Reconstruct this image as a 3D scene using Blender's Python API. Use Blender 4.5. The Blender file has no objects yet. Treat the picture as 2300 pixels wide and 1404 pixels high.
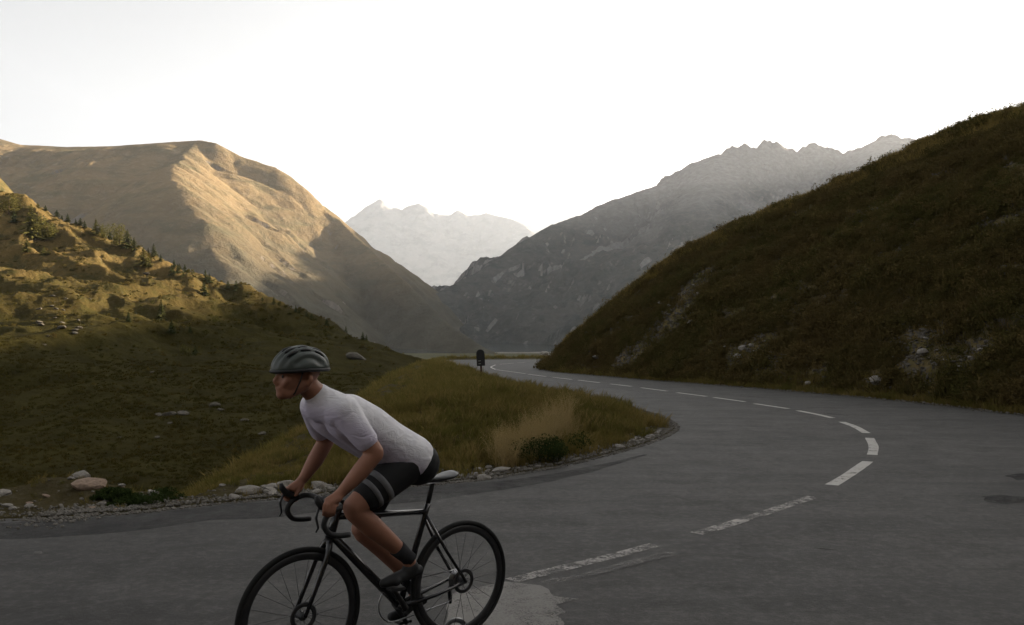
import bpy, bmesh, math, random
import numpy as np
from mathutils import Vector, Matrix, Euler

scene = bpy.context.scene
random.seed(7)
RNG = np.random.default_rng(11)
R = math.radians

# ------------------------------------------------------------------ camera
F = 1850.0                      # focal length in pixels of the 2300 px wide photograph
CX, CY, HY = 1150.0, 702.0, 715.0
CAMH = 1.70
PITCH = math.atan((HY - CY) / F)
cam_data = bpy.data.cameras.new('camera')
cam = bpy.data.objects.new('camera', cam_data)
scene.collection.objects.link(cam)
cam.location = (0, 0, CAMH)
cam.rotation_euler = (R(90) + PITCH, 0, 0)
cam_data.sensor_width = 36
cam_data.lens = F / 2300 * 36
cam_data.clip_start = 0.05
cam_data.clip_end = 60000
scene.camera = cam

# ------------------------------------------------------------------ sky and sun
SUN_AZ, SUN_EL = 58.0, 13.4     # degrees to the right of the view, degrees above the horizon
world = bpy.data.worlds.new('World'); scene.world = world
world.use_nodes = True
wn = world.node_tree; wn.nodes.clear()
sky = wn.nodes.new('ShaderNodeTexSky'); sky.sky_type = 'NISHITA'; sky.sun_disc = False
sky.sun_elevation = R(SUN_EL); sky.sun_rotation = R(SUN_AZ)
sky.altitude = 1700; sky.air_density = 1.0; sky.dust_density = 3.0; sky.ozone_density = 1.0
hsv = wn.nodes.new('ShaderNodeHueSaturation'); hsv.inputs['Saturation'].default_value = 0.06
bg = wn.nodes.new('ShaderNodeBackground'); bg.inputs['Strength'].default_value = 0.05
wo = wn.nodes.new('ShaderNodeOutputWorld')
wn.links.new(sky.outputs[0], hsv.inputs['Color']); wn.links.new(hsv.outputs[0], bg.inputs[0]); wn.links.new(bg.outputs[0], wo.inputs[0])
sun_data = bpy.data.lights.new('sun', 'SUN')
sun_data.energy = 5.0; sun_data.angle = R(0.5); sun_data.color = (1.0, 0.82, 0.61)
sun = bpy.data.objects.new('sun', sun_data); scene.collection.objects.link(sun)
SUNV = Vector((math.sin(R(SUN_AZ)) * math.cos(R(SUN_EL)), math.cos(R(SUN_AZ)) * math.cos(R(SUN_EL)), math.sin(R(SUN_EL))))
sun.rotation_euler = SUNV.to_track_quat('Z', 'Y').to_euler()
scene.view_settings.view_transform = 'Standard'
scene.view_settings.look = 'None'
scene.view_settings.gamma = 1.0
scene.view_settings.exposure = 2.3
scene.view_settings.use_curve_mapping = False
scene.cycles.use_denoising = True
scene.cycles.max_bounces = 6
scene.cycles.diffuse_bounces = 3
scene.cycles.volume_bounces = 1
scene.cycles.transparent_max_bounces = 8
HAZE = 0.30e-4

# ------------------------------------------------------------------ projection helpers (photo pixel -> place)
SLOPE = 0.035                   # the road falls away from the viewer
cp, sp_ = math.cos(PITCH), math.sin(PITCH)
def ray(px, py):
    a, b = (px - CX) / F, (CY - py) / F
    y = cp - b * sp_; z = sp_ + b * cp
    return a / y, z / y         # dx/dy, dz/dy
def at(px, py, d):
    a, b = ray(px, py)
    return (a * d, d, CAMH + b * d)
def ground(px, py):
    a, b = ray(px, py)
    t = CAMH / (-b - SLOPE)
    return (a * t, t, -SLOPE * t)
def roadz(y): return -SLOPE * y

# ------------------------------------------------------------------ noise
_prm = np.random.default_rng(5).permutation(256)
_prm = np.concatenate([_prm, _prm, _prm])
_ang = np.random.default_rng(6).random(256) * 2 * np.pi
_gx, _gy = np.cos(_ang), np.sin(_ang)
def perlin(x, y, seed=0):
    x = np.asarray(x, float) + seed * 17.31; y = np.asarray(y, float) - seed * 9.77
    xi = np.floor(x); yi = np.floor(y); xf = x - xi; yf = y - yi
    xi = xi.astype(int) & 255; yi = yi.astype(int) & 255
    u = xf * xf * xf * (xf * (xf * 6 - 15) + 10); v = yf * yf * yf * (yf * (yf * 6 - 15) + 10)
    def g(ix, iy, dx, dy):
        h = _prm[_prm[ix & 255] + (iy & 255)]
        return _gx[h] * dx + _gy[h] * dy
    n00 = g(xi, yi, xf, yf); n10 = g(xi + 1, yi, xf - 1, yf)
    n01 = g(xi, yi + 1, xf, yf - 1); n11 = g(xi + 1, yi + 1, xf - 1, yf - 1)
    return ((n00 * (1 - u) + n10 * u) * (1 - v) + (n01 * (1 - u) + n11 * u) * v) * 1.5
def fbm(x, y, octv=5, seed=0, gain=0.5):
    s = 0; a = 1.0; f = 1.0
    for i in range(octv):
        s = s + a * perlin(np.asarray(x) * f, np.asarray(y) * f, seed + i); a *= gain; f *= 2.03
    return s
def ridged(x, y, octv=5, seed=0, gain=0.5):
    s = 0; a = 1.0; f = 1.0
    for i in range(octv):
        s = s + a * (1 - np.abs(perlin(np.asarray(x) * f, np.asarray(y) * f, seed + i)) * 2); a *= gain; f *= 2.03
    return s
def sstep(a, b, x):
    t = np.clip((x - a) / (b - a), 0, 1); return t * t * (3 - 2 * t)

# ------------------------------------------------------------------ materials
def new_mat(name):
    m = bpy.data.materials.new(name); m.use_nodes = True
    nt = m.node_tree; nt.nodes.clear()
    out = nt.nodes.new('ShaderNodeOutputMaterial')
    return m, nt, out
class NT:
    def __init__(s, nt): s.nt = nt
    def n(s, t, **kw):
        nd = s.nt.nodes.new(t)
        for k, v in kw.items(): setattr(nd, k, v)
        return nd
    def l(s, a, b): s.nt.links.new(a, b)
    def noise(s, vec, scale, detail=5, rough=0.6, dist=0.0):
        nd = s.n('ShaderNodeTexNoise'); nd.inputs['Scale'].default_value = scale
        nd.inputs['Detail'].default_value = detail; nd.inputs['Roughness'].default_value = rough; nd.inputs['Distortion'].default_value = dist
        if vec is not None: s.l(vec, nd.inputs['Vector'])
        return nd.outputs['Fac']
    def ramp(s, fac, stops):
        nd = s.n('ShaderNodeValToRGB'); e = nd.color_ramp.elements
        while len(e) < len(stops): e.new(0.5)
        for i, (p, c) in enumerate(stops):
            e[i].position = p; e[i].color = (c, c, c, 1) if isinstance(c, (int, float)) else (*c, 1)
        s.l(fac, nd.inputs[0]); return nd.outputs[0]
    def mix(s, fac, a, b, mode='MIX'):
        nd = s.n('ShaderNodeMix', data_type='RGBA', blend_type=mode)
        if isinstance(fac, (int, float)): nd.inputs[0].default_value = fac
        else: s.l(fac, nd.inputs[0])
        for i, v in ((6, a), (7, b)):
            if isinstance(v, tuple): nd.inputs[i].default_value = (*v, 1)
            else: s.l(v, nd.inputs[i])
        return nd.outputs[2]
    def math(s, op, a, b=None):
        nd = s.n('ShaderNodeMath', operation=op)
        for i, v in ((0, a), (1, b)):
            if v is None: continue
            if isinstance(v, (int, float)): nd.inputs[i].default_value = v
            else: s.l(v, nd.inputs[i])
        return nd.outputs[0]
    def bump(s, h, strength, dist):
        nd = s.n('ShaderNodeBump'); nd.inputs['Strength'].default_value = strength; nd.inputs['Distance'].default_value = dist
        s.l(h, nd.inputs['Height']); return nd.outputs[0]
    def scale(s, vec, v):
        nd = s.n('ShaderNodeMapping'); nd.inputs['Scale'].default_value = v; s.l(vec, nd.inputs['Vector']); return nd.outputs[0]
def bsdf(N, out, col, rough=0.9, normal=None, spec=0.3, metal=0.0):
    b = N.n('ShaderNodeBsdfPrincipled')
    if isinstance(col, tuple): b.inputs['Base Color'].default_value = (*col, 1)
    else: N.l(col, b.inputs['Base Color'])
    if isinstance(rough, (int, float)): b.inputs['Roughness'].default_value = rough
    else: N.l(rough, b.inputs['Roughness'])
    b.inputs['Specular IOR Level'].default_value = spec; b.inputs['Metallic'].default_value = metal
    if normal is not None: N.l(normal, b.inputs['Normal'])
    N.l(b.outputs[0], out.inputs['Surface']); return b
def simple(name, col, rough=0.6, spec=0.4, metal=0.0, var=0.12, scale=30, bump=0.0):
    m, nt, out = new_mat(name); N = NT(nt)
    pos = N.n('ShaderNodeTexCoord').outputs['Object']
    f = N.noise(pos, scale, 4)
    lo = tuple(c * (1 - var) for c in col); hi = tuple(min(1, c * (1 + var)) for c in col)
    c = N.mix(N.ramp(f, [(0.3, 0.0), (0.7, 1.0)]), lo, hi)
    bsdf(N, out, c, rough, N.bump(f, bump, 0.01) if bump else None, spec, metal)
    return m
def terrain_mat(name, cols, s1, s2, rock=None, rock_slope=(0.62, 0.75), bump=(0.6, 1.0), zrock=None, streak=None, alt=None):
    """cols: four grass/earth colours; s1 large patch scale, s2 fine scale (1/m)"""
    m, nt, out = new_mat(name); N = NT(nt)
    geo = N.n('ShaderNodeNewGeometry'); pos = geo.outputs['Position']
    n1 = N.noise(pos, s1, 6, 0.62, 0.4); n2 = N.noise(pos, s2, 6, 0.7); n3 = N.noise(pos, s1 * 4.3, 5, 0.6)
    c = N.mix(N.ramp(n1, [(0.36, 0.0), (0.62, 1.0)]), cols[0], cols[1])
    c = N.mix(N.ramp(n3, [(0.48, 0.0), (0.64, 1.0)]), c, cols[2])
    c = N.mix(N.ramp(n2, [(0.50, 0.0), (0.68, 0.8)]), c, cols[3])
    if streak is not None:
        st = N.noise(N.scale(pos, streak[0]), 1.0, 5, 0.65)
        c = N.mix(N.ramp(st, [(0.52, 0.0), (0.66, streak[2])]), c, streak[1])
    if alt is not None:                      # vegetation tone by altitude; low ground darker, shade painted in
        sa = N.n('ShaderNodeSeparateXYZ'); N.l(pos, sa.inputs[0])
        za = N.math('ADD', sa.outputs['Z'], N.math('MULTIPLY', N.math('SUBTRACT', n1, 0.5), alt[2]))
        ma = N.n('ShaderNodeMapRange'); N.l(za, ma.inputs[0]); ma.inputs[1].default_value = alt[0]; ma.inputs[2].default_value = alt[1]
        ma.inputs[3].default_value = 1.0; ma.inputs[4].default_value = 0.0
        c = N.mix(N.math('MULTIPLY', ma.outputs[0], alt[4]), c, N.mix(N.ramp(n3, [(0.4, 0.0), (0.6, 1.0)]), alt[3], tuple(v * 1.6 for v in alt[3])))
    h = N.math('ADD', n2, N.math('MULTIPLY', n3, 0.6))
    if rock is not None:
        sep = N.n('ShaderNodeSeparateXYZ'); N.l(geo.outputs['True Normal'], sep.inputs[0])
        k = N.math('ADD', sep.outputs['Z'], N.math('MULTIPLY', N.math('SUBTRACT', n3, 0.5), 0.5))
        fac = N.ramp(k, [(rock_slope[0], 1.0), (rock_slope[1], 0.0)])
        if zrock is not None:
            sp = N.n('ShaderNodeSeparateXYZ'); N.l(pos, sp.inputs[0])
            zz = N.math('ADD', sp.outputs['Z'], N.math('MULTIPLY', N.math('SUBTRACT', n1, 0.5), zrock[2]))
            mr = N.n('ShaderNodeMapRange'); N.l(zz, mr.inputs[0]); mr.inputs[1].default_value = zrock[0]; mr.inputs[2].default_value = zrock[1]
            fac = N.math('MAXIMUM', fac, mr.outputs[0])
        rc = N.mix(N.ramp(n2, [(0.35, 0.0), (0.7, 1.0)]), tuple(x * 0.6 for x in rock), rock)
        c = N.mix(fac, c, rc)
    bsdf(N, out, c, 1.0, N.bump(h, bump[0], bump[1]), 0.015)
    return m

MAT = {}
MAT['bank'] = terrain_mat('bank grass and soil', [(0.048, 0.042, 0.018), (0.066, 0.054, 0.026), (0.042, 0.034, 0.018), (0.10, 0.088, 0.062)], 0.35, 14.0, bump=(0.9, 0.08))
MAT['hill'] = terrain_mat('rough hill grass', [(0.09, 0.075, 0.03), (0.12, 0.09, 0.045), (0.065, 0.062, 0.024), (0.15, 0.125, 0.08)], 0.18, 5.0,
                          rock=(0.10, 0.09, 0.075), rock_slope=(0.30, 0.42), bump=(0.9, 0.12))
MAT['left'] = terrain_mat('valley pasture', [(0.072, 0.055, 0.020), (0.118, 0.082, 0.031), (0.044, 0.040, 0.015), (0.15, 0.105, 0.044)], 0.035, 0.9, alt=(0.0, 21.0, 14.0, (0.023, 0.020, 0.0055), 0.97),  # low pasture darkened for its shade, upper colours golden for the sun
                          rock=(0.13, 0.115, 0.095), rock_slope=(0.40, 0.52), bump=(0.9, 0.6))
MAT['crag'] = terrain_mat('grassy crag', [(0.09, 0.07, 0.028), (0.12, 0.09, 0.036), (0.05, 0.05, 0.02), (0.15, 0.12, 0.06)], 0.03, 0.5, bump=(0.9, 1.0))
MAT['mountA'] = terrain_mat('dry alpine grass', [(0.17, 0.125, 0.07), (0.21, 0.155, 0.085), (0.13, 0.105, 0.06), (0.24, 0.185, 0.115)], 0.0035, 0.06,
                            rock=(0.20, 0.175, 0.15), rock_slope=(0.30, 0.46), bump=(0.8, 8.0), streak=((0.006, 0.006, 0.03), (0.11, 0.10, 0.055), 0.7), alt=(30.0, 300.0, 150.0, (0.034, 0.034, 0.026), 0.92))  # lower flank darkened: heath colour plus its shade
MAT['mountC'] = terrain_mat('dark alpine slope with grey rock', [(0.042, 0.048, 0.046), (0.060, 0.062, 0.058), (0.028, 0.036, 0.034), (0.085, 0.084, 0.082)], 0.004, 0.06,
                            rock=(0.19, 0.19, 0.19), rock_slope=(0.34, 0.50), bump=(0.9, 10.0), zrock=(250, 480, 460))
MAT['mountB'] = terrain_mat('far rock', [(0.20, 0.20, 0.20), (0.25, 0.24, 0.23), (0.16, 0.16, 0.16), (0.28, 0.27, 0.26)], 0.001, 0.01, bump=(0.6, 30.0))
MAT['valley'] = terrain_mat('valley floor', [(0.06, 0.062, 0.03), (0.08, 0.075, 0.04), (0.045, 0.05, 0.025), (0.10, 0.09, 0.06)], 0.02, 0.3, bump=(0.7, 1.0))
MAT['stone'] = simple('pale limestone', (0.20, 0.185, 0.165), 0.9, 0.2, var=0.35, scale=14, bump=0.5)
MAT['stone_grey'] = simple('lichen grey rock', (0.085, 0.076, 0.062), 0.9, 0.2, var=0.35, scale=6, bump=0.5)
MAT['stone_brown'] = simple('brown stone', (0.22, 0.16, 0.12), 0.9, 0.2, var=0.35, scale=12, bump=0.5)
MAT['bark'] = simple('bark', (0.09, 0.065, 0.045), 0.95, 0.1, var=0.3, scale=20)

def road_material():
    m, nt, out = new_mat('worn asphalt'); N = NT(nt)
    geo = N.n('ShaderNodeNewGeometry'); pos = geo.outputs['Position']
    big = N.noise(pos, 0.35, 6, 0.6, 0.6); mid = N.noise(pos, 1.7, 6, 0.65, 0.8); fine = N.noise(pos, 55, 3, 0.7); agg = N.noise(pos, 160, 2, 0.6)
    lane = N.noise(N.scale(pos, (0.25, 1.6, 1)), 1.0, 5, 0.6, 0.5)
    c = N.mix(N.ramp(big, [(0.34, 0.0), (0.66, 1.0)]), (0.021, 0.0205, 0.0195), (0.044, 0.042, 0.039))
    c = N.mix(N.ramp(lane, [(0.44, 0.0), (0.62, 0.8)]), c, (0.060, 0.057, 0.053))
    c = N.mix(N.ramp(mid, [(0.55, 0.0), (0.72, 0.6)]), c, (0.020, 0.0195, 0.019))
    c = N.mix(N.ramp(fine, [(0.35, 0.55), (0.62, 0.0)]), c, (0.014, 0.0135, 0.013))
    c = N.mix(N.ramp(agg, [(0.58, 0.0), (0.75, 0.5)]), c, (0.11, 0.105, 0.10))
    g8 = N.noise(pos, 14, 4, 0.75); c = N.mix(N.ramp(g8, [(0.36, 0.55), (0.56, 0.0)]), c, (0.016, 0.0155, 0.015)); c = N.mix(N.ramp(g8, [(0.52, 0.0), (0.74, 0.6)]), c, (0.085, 0.081, 0.076))
    vor = N.n('ShaderNodeTexVoronoi', feature='DISTANCE_TO_EDGE'); vor.inputs['Scale'].default_value = 0.38
    wv = N.n('ShaderNodeVectorMath', operation='ADD'); N.l(pos, wv.inputs[0])
    nz = N.n('ShaderNodeTexNoise'); nz.inputs['Scale'].default_value = 2.2; nz.inputs['Detail'].default_value = 5; N.l(pos, nz.inputs['Vector']); N.l(nz.outputs['Color'], wv.inputs[1])
    N.l(wv.outputs[0], vor.inputs['Vector'])
    crack = N.ramp(vor.outputs['Distance'], [(0.0, 1.0), (0.006, 0.0)])
    crack = N.math('MULTIPLY', crack, N.ramp(N.noise(pos, 0.6, 3), [(0.52, 0.0), (0.62, 0.6)]))
    c = N.mix(crack, c, (0.02, 0.02, 0.02))
    rough = N.ramp(mid, [(0.3, 0.68), (0.7, 0.82)])
    h = N.math('ADD', N.math('MULTIPLY', fine, 0.7), N.math('MULTIPLY', agg, 0.5))
    bsdf(N, out, c, rough, N.bump(h, 0.8, 0.012), 0.32)
    return m
MAT['road'] = road_material()
def paint_material(name, wear_lo, wear_hi, paint, scale=26):
    m, nt, out = new_mat(name); N = NT(nt)
    pos = N.n('ShaderNodeNewGeometry').outputs['Position']
    w = N.noise(pos, scale, 6, 0.75, 0.5); f = N.noise(pos, 70, 3, 0.7); big = N.noise(pos, scale * 0.22, 3, 0.6)
    k = N.math('ADD', N.math('MULTIPLY', w, 0.36), N.math('ADD', N.math('MULTIPLY', f, 0.28), N.math('MULTIPLY', big, 0.36)))
    cov = N.ramp(k, [(wear_lo, 0.0), (wear_hi, 1.0)])
    c = N.mix(N.ramp(f, [(0.3, 0.0), (0.7, 1.0)]), tuple(v * 0.75 for v in paint), paint)
    b = bsdf(N, out, c, 0.8, N.bump(f, 0.4, 0.006), 0.25)
    tr = N.n('ShaderNodeBsdfTransparent'); mx = N.n('ShaderNodeMixShader')
    N.l(cov, mx.inputs[0]); N.l(tr.outputs[0], mx.inputs[1]); N.l(b.outputs[0], mx.inputs[2]); N.l(mx.outputs[0], out.inputs['Surface'])
    return m
MAT['paint'] = paint_material('white road paint', 0.37, 0.47, (0.43, 0.415, 0.39))
MAT['paint_worn'] = paint_material('worn road paint', 0.43, 0.56, (0.30, 0.285, 0.27))
MAT['paint_ghost'] = paint_material('faded road paint', 0.46, 0.66, (0.20, 0.19, 0.18))
MAT['patch'] = paint_material('chip seal patch', 0.36, 0.54, (0.18, 0.172, 0.16), 6)
MAT['tar'] = paint_material('dark tar', 0.40, 0.52, (0.010, 0.010, 0.0095), 5)
MAT['gravel'] = simple('gravel', (0.13, 0.12, 0.105), 0.9, 0.2, var=0.5, scale=5)

def foliage_mat(name, cols, scale=0.5, trans=0.3):
    m, nt, out = new_mat(name); N = NT(nt)
    oi = N.n('ShaderNodeObjectInfo')
    n1 = N.noise(oi.outputs['Location'], scale, 4, 0.6)
    c = N.mix(N.ramp(n1, [(0.38, 0.0), (0.62, 1.0)]), cols[0], cols[1])
    c = N.mix(N.ramp(oi.outputs['Random'], [(0.55, 0.0), (0.95, 1.0)]), c, cols[2])
    pos = N.n('ShaderNodeTexCoord').outputs['Object']
    c = N.mix(N.math('MULTIPLY', N.noise(pos, 12, 3), 0.8), c, cols[3])
    d = N.n('ShaderNodeBsdfDiffuse'); t = N.n('ShaderNodeBsdfTranslucent'); mx = N.n('ShaderNodeMixShader'); mx.inputs[0].default_value = trans
    N.l(c, d.inputs[0]); N.l(c, t.inputs[0]); N.l(d.outputs[0], mx.inputs[1]); N.l(t.outputs[0], mx.inputs[2]); N.l(mx.outputs[0], out.inputs['Surface'])
    return m
MAT['grass'] = foliage_mat('bank grass blades', [(0.11, 0.105, 0.026), (0.20, 0.15, 0.046), (0.28, 0.20, 0.08), (0.075, 0.07, 0.02)], 0.8)
MAT['heath'] = foliage_mat('heath tufts', [(0.066, 0.063, 0.019), (0.10, 0.068, 0.028), (0.15, 0.105, 0.043), (0.052, 0.047, 0.017)], 0.22)
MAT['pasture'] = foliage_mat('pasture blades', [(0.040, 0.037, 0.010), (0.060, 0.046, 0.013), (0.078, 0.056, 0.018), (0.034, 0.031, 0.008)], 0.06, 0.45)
MAT['crest'] = foliage_mat('dry crest grass', [(0.17, 0.13, 0.036), (0.23, 0.16, 0.05), (0.30, 0.21, 0.08), (0.12, 0.10, 0.03)], 0.3)  # dry grass tone, brightened to stand for backlight along the crest
MAT['straw'] = foliage_mat('straw', [(0.30, 0.22, 0.10), (0.36, 0.27, 0.13), (0.42, 0.32, 0.17), (0.22, 0.17, 0.07)], 1.0)
MAT['shrub'] = foliage_mat('hill shrubs', [(0.06, 0.058, 0.018), (0.10, 0.08, 0.025), (0.14, 0.10, 0.034), (0.055, 0.05, 0.016)], 0.05)
MAT['needles'] = foliage_mat('conifer needles', [(0.035, 0.045, 0.018), (0.05, 0.055, 0.022), (0.06, 0.06, 0.022), (0.025, 0.032, 0.013)], 0.05, 0.15)
MAT['leaves'] = foliage_mat('light larch foliage', [(0.10, 0.095, 0.03), (0.12, 0.11, 0.035), (0.14, 0.12, 0.04), (0.07, 0.07, 0.022)], 0.05, 0.3)
MAT['bush'] = foliage_mat('bush leaves', [(0.03, 0.045, 0.014), (0.04, 0.055, 0.018), (0.05, 0.06, 0.02), (0.022, 0.032, 0.01)], 3.0, 0.25)

# ------------------------------------------------------------------ object helpers
COL = scene.collection
def tag(o, label=None, cat=None, group=None, kind=None):
    if label: o['label'] = label
    if cat: o['category'] = cat
    if group: o['group'] = group
    if kind: o['kind'] = kind
    return o
def empty(name, loc=(0, 0, 0), rot=(0, 0, 0)):
    o = bpy.data.objects.new(name, None); COL.objects.link(o); o.location = loc; o.rotation_euler = rot; o.empty_display_size = 0.2
    return o
def mesh_np(name, verts, faces, mat=None, smooth=True):
    """verts (n,3), faces (m,k) arrays"""
    me = bpy.data.meshes.new(name)
    verts = np.asarray(verts, np.float32); faces = np.asarray(faces, np.int32)
    me.vertices.add(len(verts)); me.vertices.foreach_set('co', verts.ravel())
    k = faces.shape[1]; m = len(faces)
    me.loops.add(m * k); me.loops.foreach_set('vertex_index', faces.ravel())
    me.polygons.add(m); me.polygons.foreach_set('loop_start', np.arange(0, m * k, k, dtype=np.int32))
    me.polygons.foreach_set('loop_total', np.full(m, k, np.int32))
    me.update(calc_edges=True); me.validate()
    me.polygons.foreach_set('use_smooth', np.full(m, smooth, bool))
    if mat: me.materials.append(mat)
    return me
def link(name, me, parent=None):
    o = bpy.data.objects.new(name, me); COL.objects.link(o); o.parent = parent
    return o
def grid_faces(nr, nc):
    i = np.arange(nr * nc).reshape(nr, nc)
    return np.stack([i[:-1, :-1], i[:-1, 1:], i[1:, 1:], i[1:, :-1]], -1).reshape(-1, 4)
def grid_obj(name, X, Y, Z, mat, parent=None, flip=False):
    nr, nc = X.shape
    f = grid_faces(nr, nc)
    if flip: f = f[:, ::-1]
    return link(name, mesh_np(name, np.stack([X, Y, Z], -1).reshape(-1, 3), f, mat), parent)
def seg_dist(X, Y, pts):
    """distance to polyline; also signed polygon test is separate"""
    best = np.full(X.shape, 1e18)
    for (x0, y0), (x1, y1) in zip(pts[:-1], pts[1:]):
        dx, dy = x1 - x0, y1 - y0; L = dx * dx + dy * dy + 1e-12
        t = np.clip(((X - x0) * dx + (Y - y0) * dy) / L, 0, 1)
        best = np.minimum(best, (X - x0 - t * dx) ** 2 + (Y - y0 - t * dy) ** 2)
    return np.sqrt(best)
def in_poly(X, Y, pts):
    ins = np.zeros(X.shape, bool)
    for (x0, y0), (x1, y1) in zip(pts, pts[1:] + pts[:1]):
        c = ((y0 > Y) != (y1 > Y))
        xx = (x1 - x0) * (Y - y0) / (y1 - y0 + 1e-15) + x0
        ins ^= c & (X < xx)
    return ins
def catmull(pts, n):
    """resample a polyline of k-dim points as a smooth curve, n points per span"""
    P = [np.array(p, float) for p in pts]; P = [2 * P[0] - P[1]] + P + [2 * P[-1] - P[-2]]
    out = []
    for i in range(1, len(P) - 2):
        for j in range(n):
            t = j / n; a, b, c, d = P[i - 1], P[i], P[i + 1], P[i + 2]
            out.append(0.5 * (2 * b + (c - a) * t + (2 * a - 5 * b + 4 * c - d) * t * t + (3 * b - a - 3 * c + d) * t ** 3))
    out.append(P[-2]); return [tuple(p) for p in out]

# ================================================================== ROAD
inner_px = [(0, 1166), (150, 1158), (300, 1150), (460, 1133), (700, 1112), (850, 1097), (1000, 1084), (1100, 1073), (1250, 1047), (1380, 1016), (1460, 992),
            (1503, 972), (1514, 957), (1492, 941), (1432, 919), (1370, 903), (1280, 886), (1200, 871), (1130, 856), (1095, 845), (1060, 833), (1022, 821), (1000, 814.5)]
inner = [(-40.0, 3.0), (-25.0, 5.6), (-12.0, 7.4)] + [ground(*p)[:2] for p in inner_px]
inner = catmull(inner, 6)
outer_px = [(1216, 829), (1250, 836), (1400, 849), (1500, 857), (1650, 868.5), (1800, 881), (2000, 899), (2150, 915), (2300, 933)]
outer = [ground(*p)[:2] for p in outer_px] + [(14.6, 17.0), (15.4, 12.0), (14.2, 6.5), (10.5, 1.5), (4.5, -1.6), (-4.0, -3.0), (-14.0, -3.2), (-27.0, -4.0), (-42.0, -6.5)]
outer = catmull(outer, 5)
far_px = [(1000, 814.5), (990, 811), (1012, 808.8), (1100, 807.6), (1230, 807.0)]
far = [ground(*p)[:2] for p in far_px] + [(24.0, 113.0), (45.0, 112.0)]
nose = [(45.0, 100.0), (24.0, 98.0), (10.0, 92.0), (4.6, 82.0), (2.4, 70.0)]
far = catmull(far, 5); nose = catmull(nose, 4)
road_poly = inner + far[1:] + nose + outer
# ragged edge
rp = []
for (x0, y0), (x1, y1) in zip(road_poly, road_poly[1:] + road_poly[:1]):
    L = math.hypot(x1 - x0, y1 - y0); k = max(1, min(12, int(L / 0.12))) if y0 < 45 else 1
    for j in range(k):
        t = j / k; x = x0 + (x1 - x0) * t; y = y0 + (y1 - y0) * t
        w = 0.07 * float(perlin(x * 2.2, y * 2.2, 3)) + 0.04 * float(perlin(x * 8, y * 8, 4))
        rp.append((x + w * 0.6, y + w))
ROAD_POLY = [tuple(map(float, p)) for p in road_poly]
bm = bmesh.new()
vs = [bm.verts.new((x, y, roadz(y))) for x, y in rp]
bm.faces.new(vs)
bmesh.ops.triangulate(bm, faces=bm.faces[:], ngon_method='EAR_CLIP')
bm.normal_update()
if sum(f.normal.z * f.calc_area() for f in bm.faces) < 0: bmesh.ops.reverse_faces(bm, faces=bm.faces[:])
me = bpy.data.meshes.new('road'); bm.to_mesh(me); bm.free(); me.materials.append(MAT['road'])
road = link('road', me)
tag(road, 'grey worn asphalt mountain road sweeping through a hairpin bend', 'road', kind='structure')

def ribbon(name, px, width, mat, lift=0.004, parent=road, taper=0.0):
    pts = [ground(*p)[:2] for p in px]
    pts = catmull(pts, 8) if len(pts) > 2 else [tuple(np.array(pts[0]) * (1 - t) + np.array(pts[1]) * t) for t in np.linspace(0, 1, 9)]
    V = []; n = len(pts)
    for i, (x, y) in enumerate(pts):
        a = pts[max(0, i - 1)]; b = pts[min(n - 1, i + 1)]
        tx, ty = b[0] - a[0], b[1] - a[1]; L = math.hypot(tx, ty)
        w = width / 2 * (1 + 0.10 * float(perlin(x * 5, y * 5, 8)))
        if taper: w *= 1 - taper * abs(2 * i / (n - 1) - 1) ** 2
        nx, ny = -ty / L * w, tx / L * w
        V += [(x + nx, y + ny, roadz(y + ny) + lift), (x - nx, y - ny, roadz(y - ny) + lift)]
    Fc = [(2 * i, 2 * i + 1, 2 * i + 3, 2 * i + 2) for i in range(n - 1)]
    me = mesh_np(name, V, Fc, mat, False)
    if me.polygons[0].normal.z < 0: me.flip_normals()
    return link(name, me, parent)
dashes = [[(1868, 1090), (1906, 1067), (1949, 1037)], [(1959, 1022), (1962, 1003), (1953, 984)], [(1946, 973), (1921, 959), (1891, 948)],
          [(1870, 939), (1830, 930), (1792, 922.5)], [(1770, 918), (1695, 907)], [(1673, 902.5), (1604, 893)], [(1586, 890.5), (1521, 882)],
          [(1498, 878.5), (1440, 871)], [(1418, 868), (1371, 862.5)], [(1347, 859.7), (1299, 854)], [(1284, 852.4), (1241, 847.6)], [(1226, 846), (1186, 840.5)],
          [(1180, 839.4), (1150, 835.2), (1115, 830.5)], [(1113, 830), (1103, 824.6), (1113, 819.6)], [(1122, 818.4), (1153, 815.8)], [(1162, 815.2), (1180, 814)]]
for d in dashes: ribbon('lane_dash', d, 0.155, MAT['paint'])
ribbon('lane_dash', [(1826, 1116), (1720, 1152), (1622, 1183), (1564, 1199)], 0.14, MAT['paint_worn'])
ribbon('lane_dash', [(1473, 1224), (1390, 1246), (1309, 1266), (1147, 1305)], 0.13, MAT['paint_worn'])
ribbon('lane_dash', [(1512, 1244), (1440, 1260), (1371, 1279), (1220, 1313)], 0.12, MAT['paint_ghost'], 0.008)
for g, w in (([(1347, 869), (1413, 874)], 0.14), ([(1403, 876), (1440, 881)], 0.2), ([(1662, 889), (1715, 894)], 0.5), ([(1800, 918), (1850, 916), (1905, 919)], 0.22),
          ([(1850, 928), (1905, 934)], 0.3), ([(1090, 838), (1118, 841)], 0.3), ([(1190, 843), (1270, 852)], 0.5), ([(20, 1238), (110, 1246)], 0.10)):
    ribbon('faded_marking', g, w, MAT['paint_ghost'], 0.006, taper=0.8)
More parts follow.
